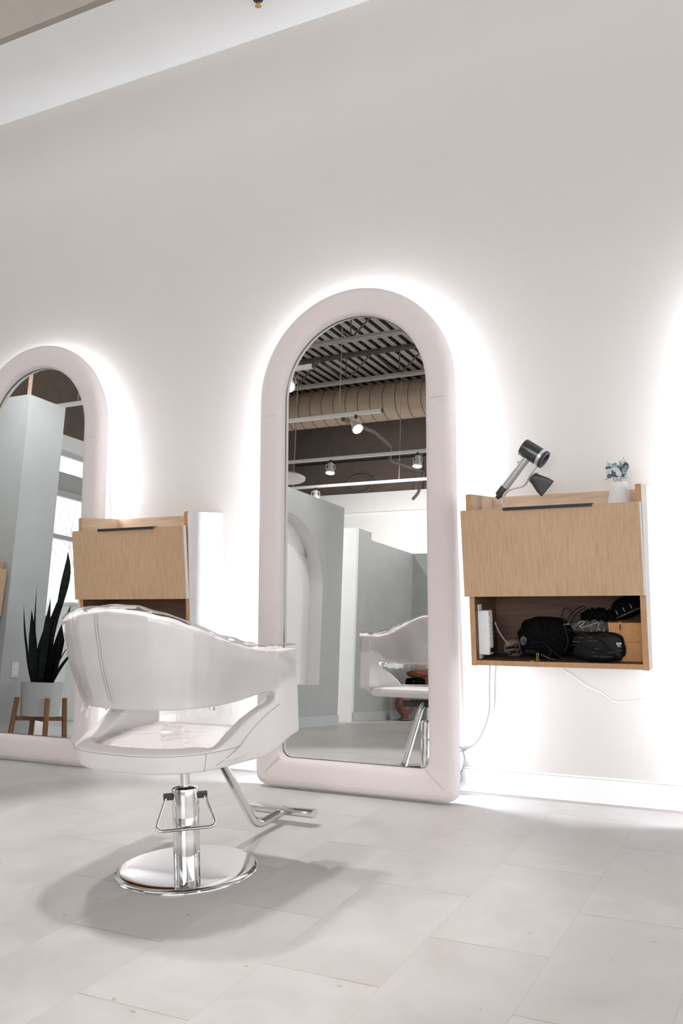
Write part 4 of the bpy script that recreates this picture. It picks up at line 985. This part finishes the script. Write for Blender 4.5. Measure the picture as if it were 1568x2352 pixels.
# ------------------------------------------------------------------ camera
yaw, pitch, roll = R(27.35212951), R(2.79218593), R(-1.74036784)
fwd = Vector((0, math.cos(pitch), math.sin(pitch))); rgt = Vector((1, 0, 0)); upv = rgt.cross(fwd)
r2 = rgt * math.cos(roll) + upv * math.sin(roll); u2 = -rgt * math.sin(roll) + upv * math.cos(roll)
Rz = Matrix.Rotation(yaw, 3, 'Z'); r2, u2, fwd = Rz @ r2, Rz @ u2, Rz @ fwd
cam = bpy.data.cameras.new('camera'); co = bpy.data.objects.new('camera', cam); COL.objects.link(co)
m3 = Matrix((r2, u2, -fwd)).transposed(); co.matrix_world = Matrix.Translation((0, 0, 1.05)) @ m3.to_4x4()
cam.sensor_fit = 'VERTICAL'; cam.sensor_height = 36; cam.lens = 2107.89 / 2352 * 36; cam.clip_start = .05
scene.camera = co

# ------------------------------------------------------------------ light
W = bpy.data.worlds.new('world'); scene.world = W; W.use_nodes = True
bg = W.node_tree.nodes['Background']; bg.inputs[0].default_value = (.97, .985, 1.0, 1); bg.inputs[1].default_value = 3.0
def area(name, loc, rot, sx, sy, e, col=(1, 1, 1)):
    l = bpy.data.lights.new(name, 'AREA'); l.shape = 'RECTANGLE'; l.size = sx; l.size_y = sy; l.energy = e; l.color = col
    o = bpy.data.objects.new(name, l); COL.objects.link(o); o.location = loc; o.rotation_euler = rot; return o
def spot(name, loc, tgt, e, ang=80, blend=.6, rad=.05, col=(1, .98, .955)):
    l = bpy.data.lights.new(name, 'SPOT'); l.energy = e; l.spot_size = R(ang); l.spot_blend = blend; l.shadow_soft_size = rad; l.color = col
    o = bpy.data.objects.new(name, l); COL.objects.link(o); o.location = loc
    d = Vector(tgt) - Vector(loc); o.rotation_euler = d.to_track_quat('-Z', 'Y').to_euler(); return o
spot('ceiling_spot', (CHX - .20, CHY + .02, 3.35), (CHX - .12, CHY - .12, 0), 185, 50, .45, .05)
spot('ceiling_spot', (CHX - .85, CHY + .12, 3.35), (CHX - .10, CHY - .12, 0), 160, 50, .45, .05)
spot('ceiling_spot', (CHX + 2.0, CHY - 1.1, 3.4), (CHX + 1.95, CHY - 1.1, 0), 230, 72, .7, .08)  # unseen lamp, added to brighten the floor at right
spot('ceiling_spot', (-4.75, 3.05, 3.35), (-5.3, 2.5, 1.0), 130, 100, .7, .05)  # unseen lamp, added to brighten the pier
area('room_fill', (-3.5, .75, 4.62), (R(40), 0, R(-8)), 3.2, 1.4, 42, (1, .985, .975))  # added fill for the upper mirror wall, no fixture behind it
area('room_fill', (-4.5, -4.0, 3.05), (R(-50), 0, 0), 4.0, .8, 120, (1, .98, .96))  # added fill that lifts the far white wall
area('rear_fill', (.6, -5.6, 2.3), (R(90), 0, 0), 5.0, 3.0, 330, (.97, .985, 1))  # added soft fill from behind the camera, no window stands there
spot('niche_spot', (-3.6, .15, 3.2), (-4.57, .1, 1.5), 60, 60, .8, .05)
spot('passage_fill', (-5.4, .6, 3.2), (-5.3, -1.7, 1.1), 330, 70, .7, .08)  # added to brighten the white end of the partition
spot('partition_fill', (-2.6, -2.2, 3.3), (-4.6, -2.5, 1.0), 150, 80, .8, .08)  # added to brighten the grey flank of the partition

scene.view_settings.view_transform = 'Standard'; scene.view_settings.look = 'None'
scene.view_settings.exposure = -0.3; scene.view_settings.gamma = 1.0
scene.cycles.use_denoising = True
scene.cycles.max_bounces = 9; scene.cycles.transparent_max_bounces = 16; scene.cycles.caustics_reflective = True; scene.cycles.caustics_refractive = False
scene.cycles.sample_clamp_indirect = 6.0
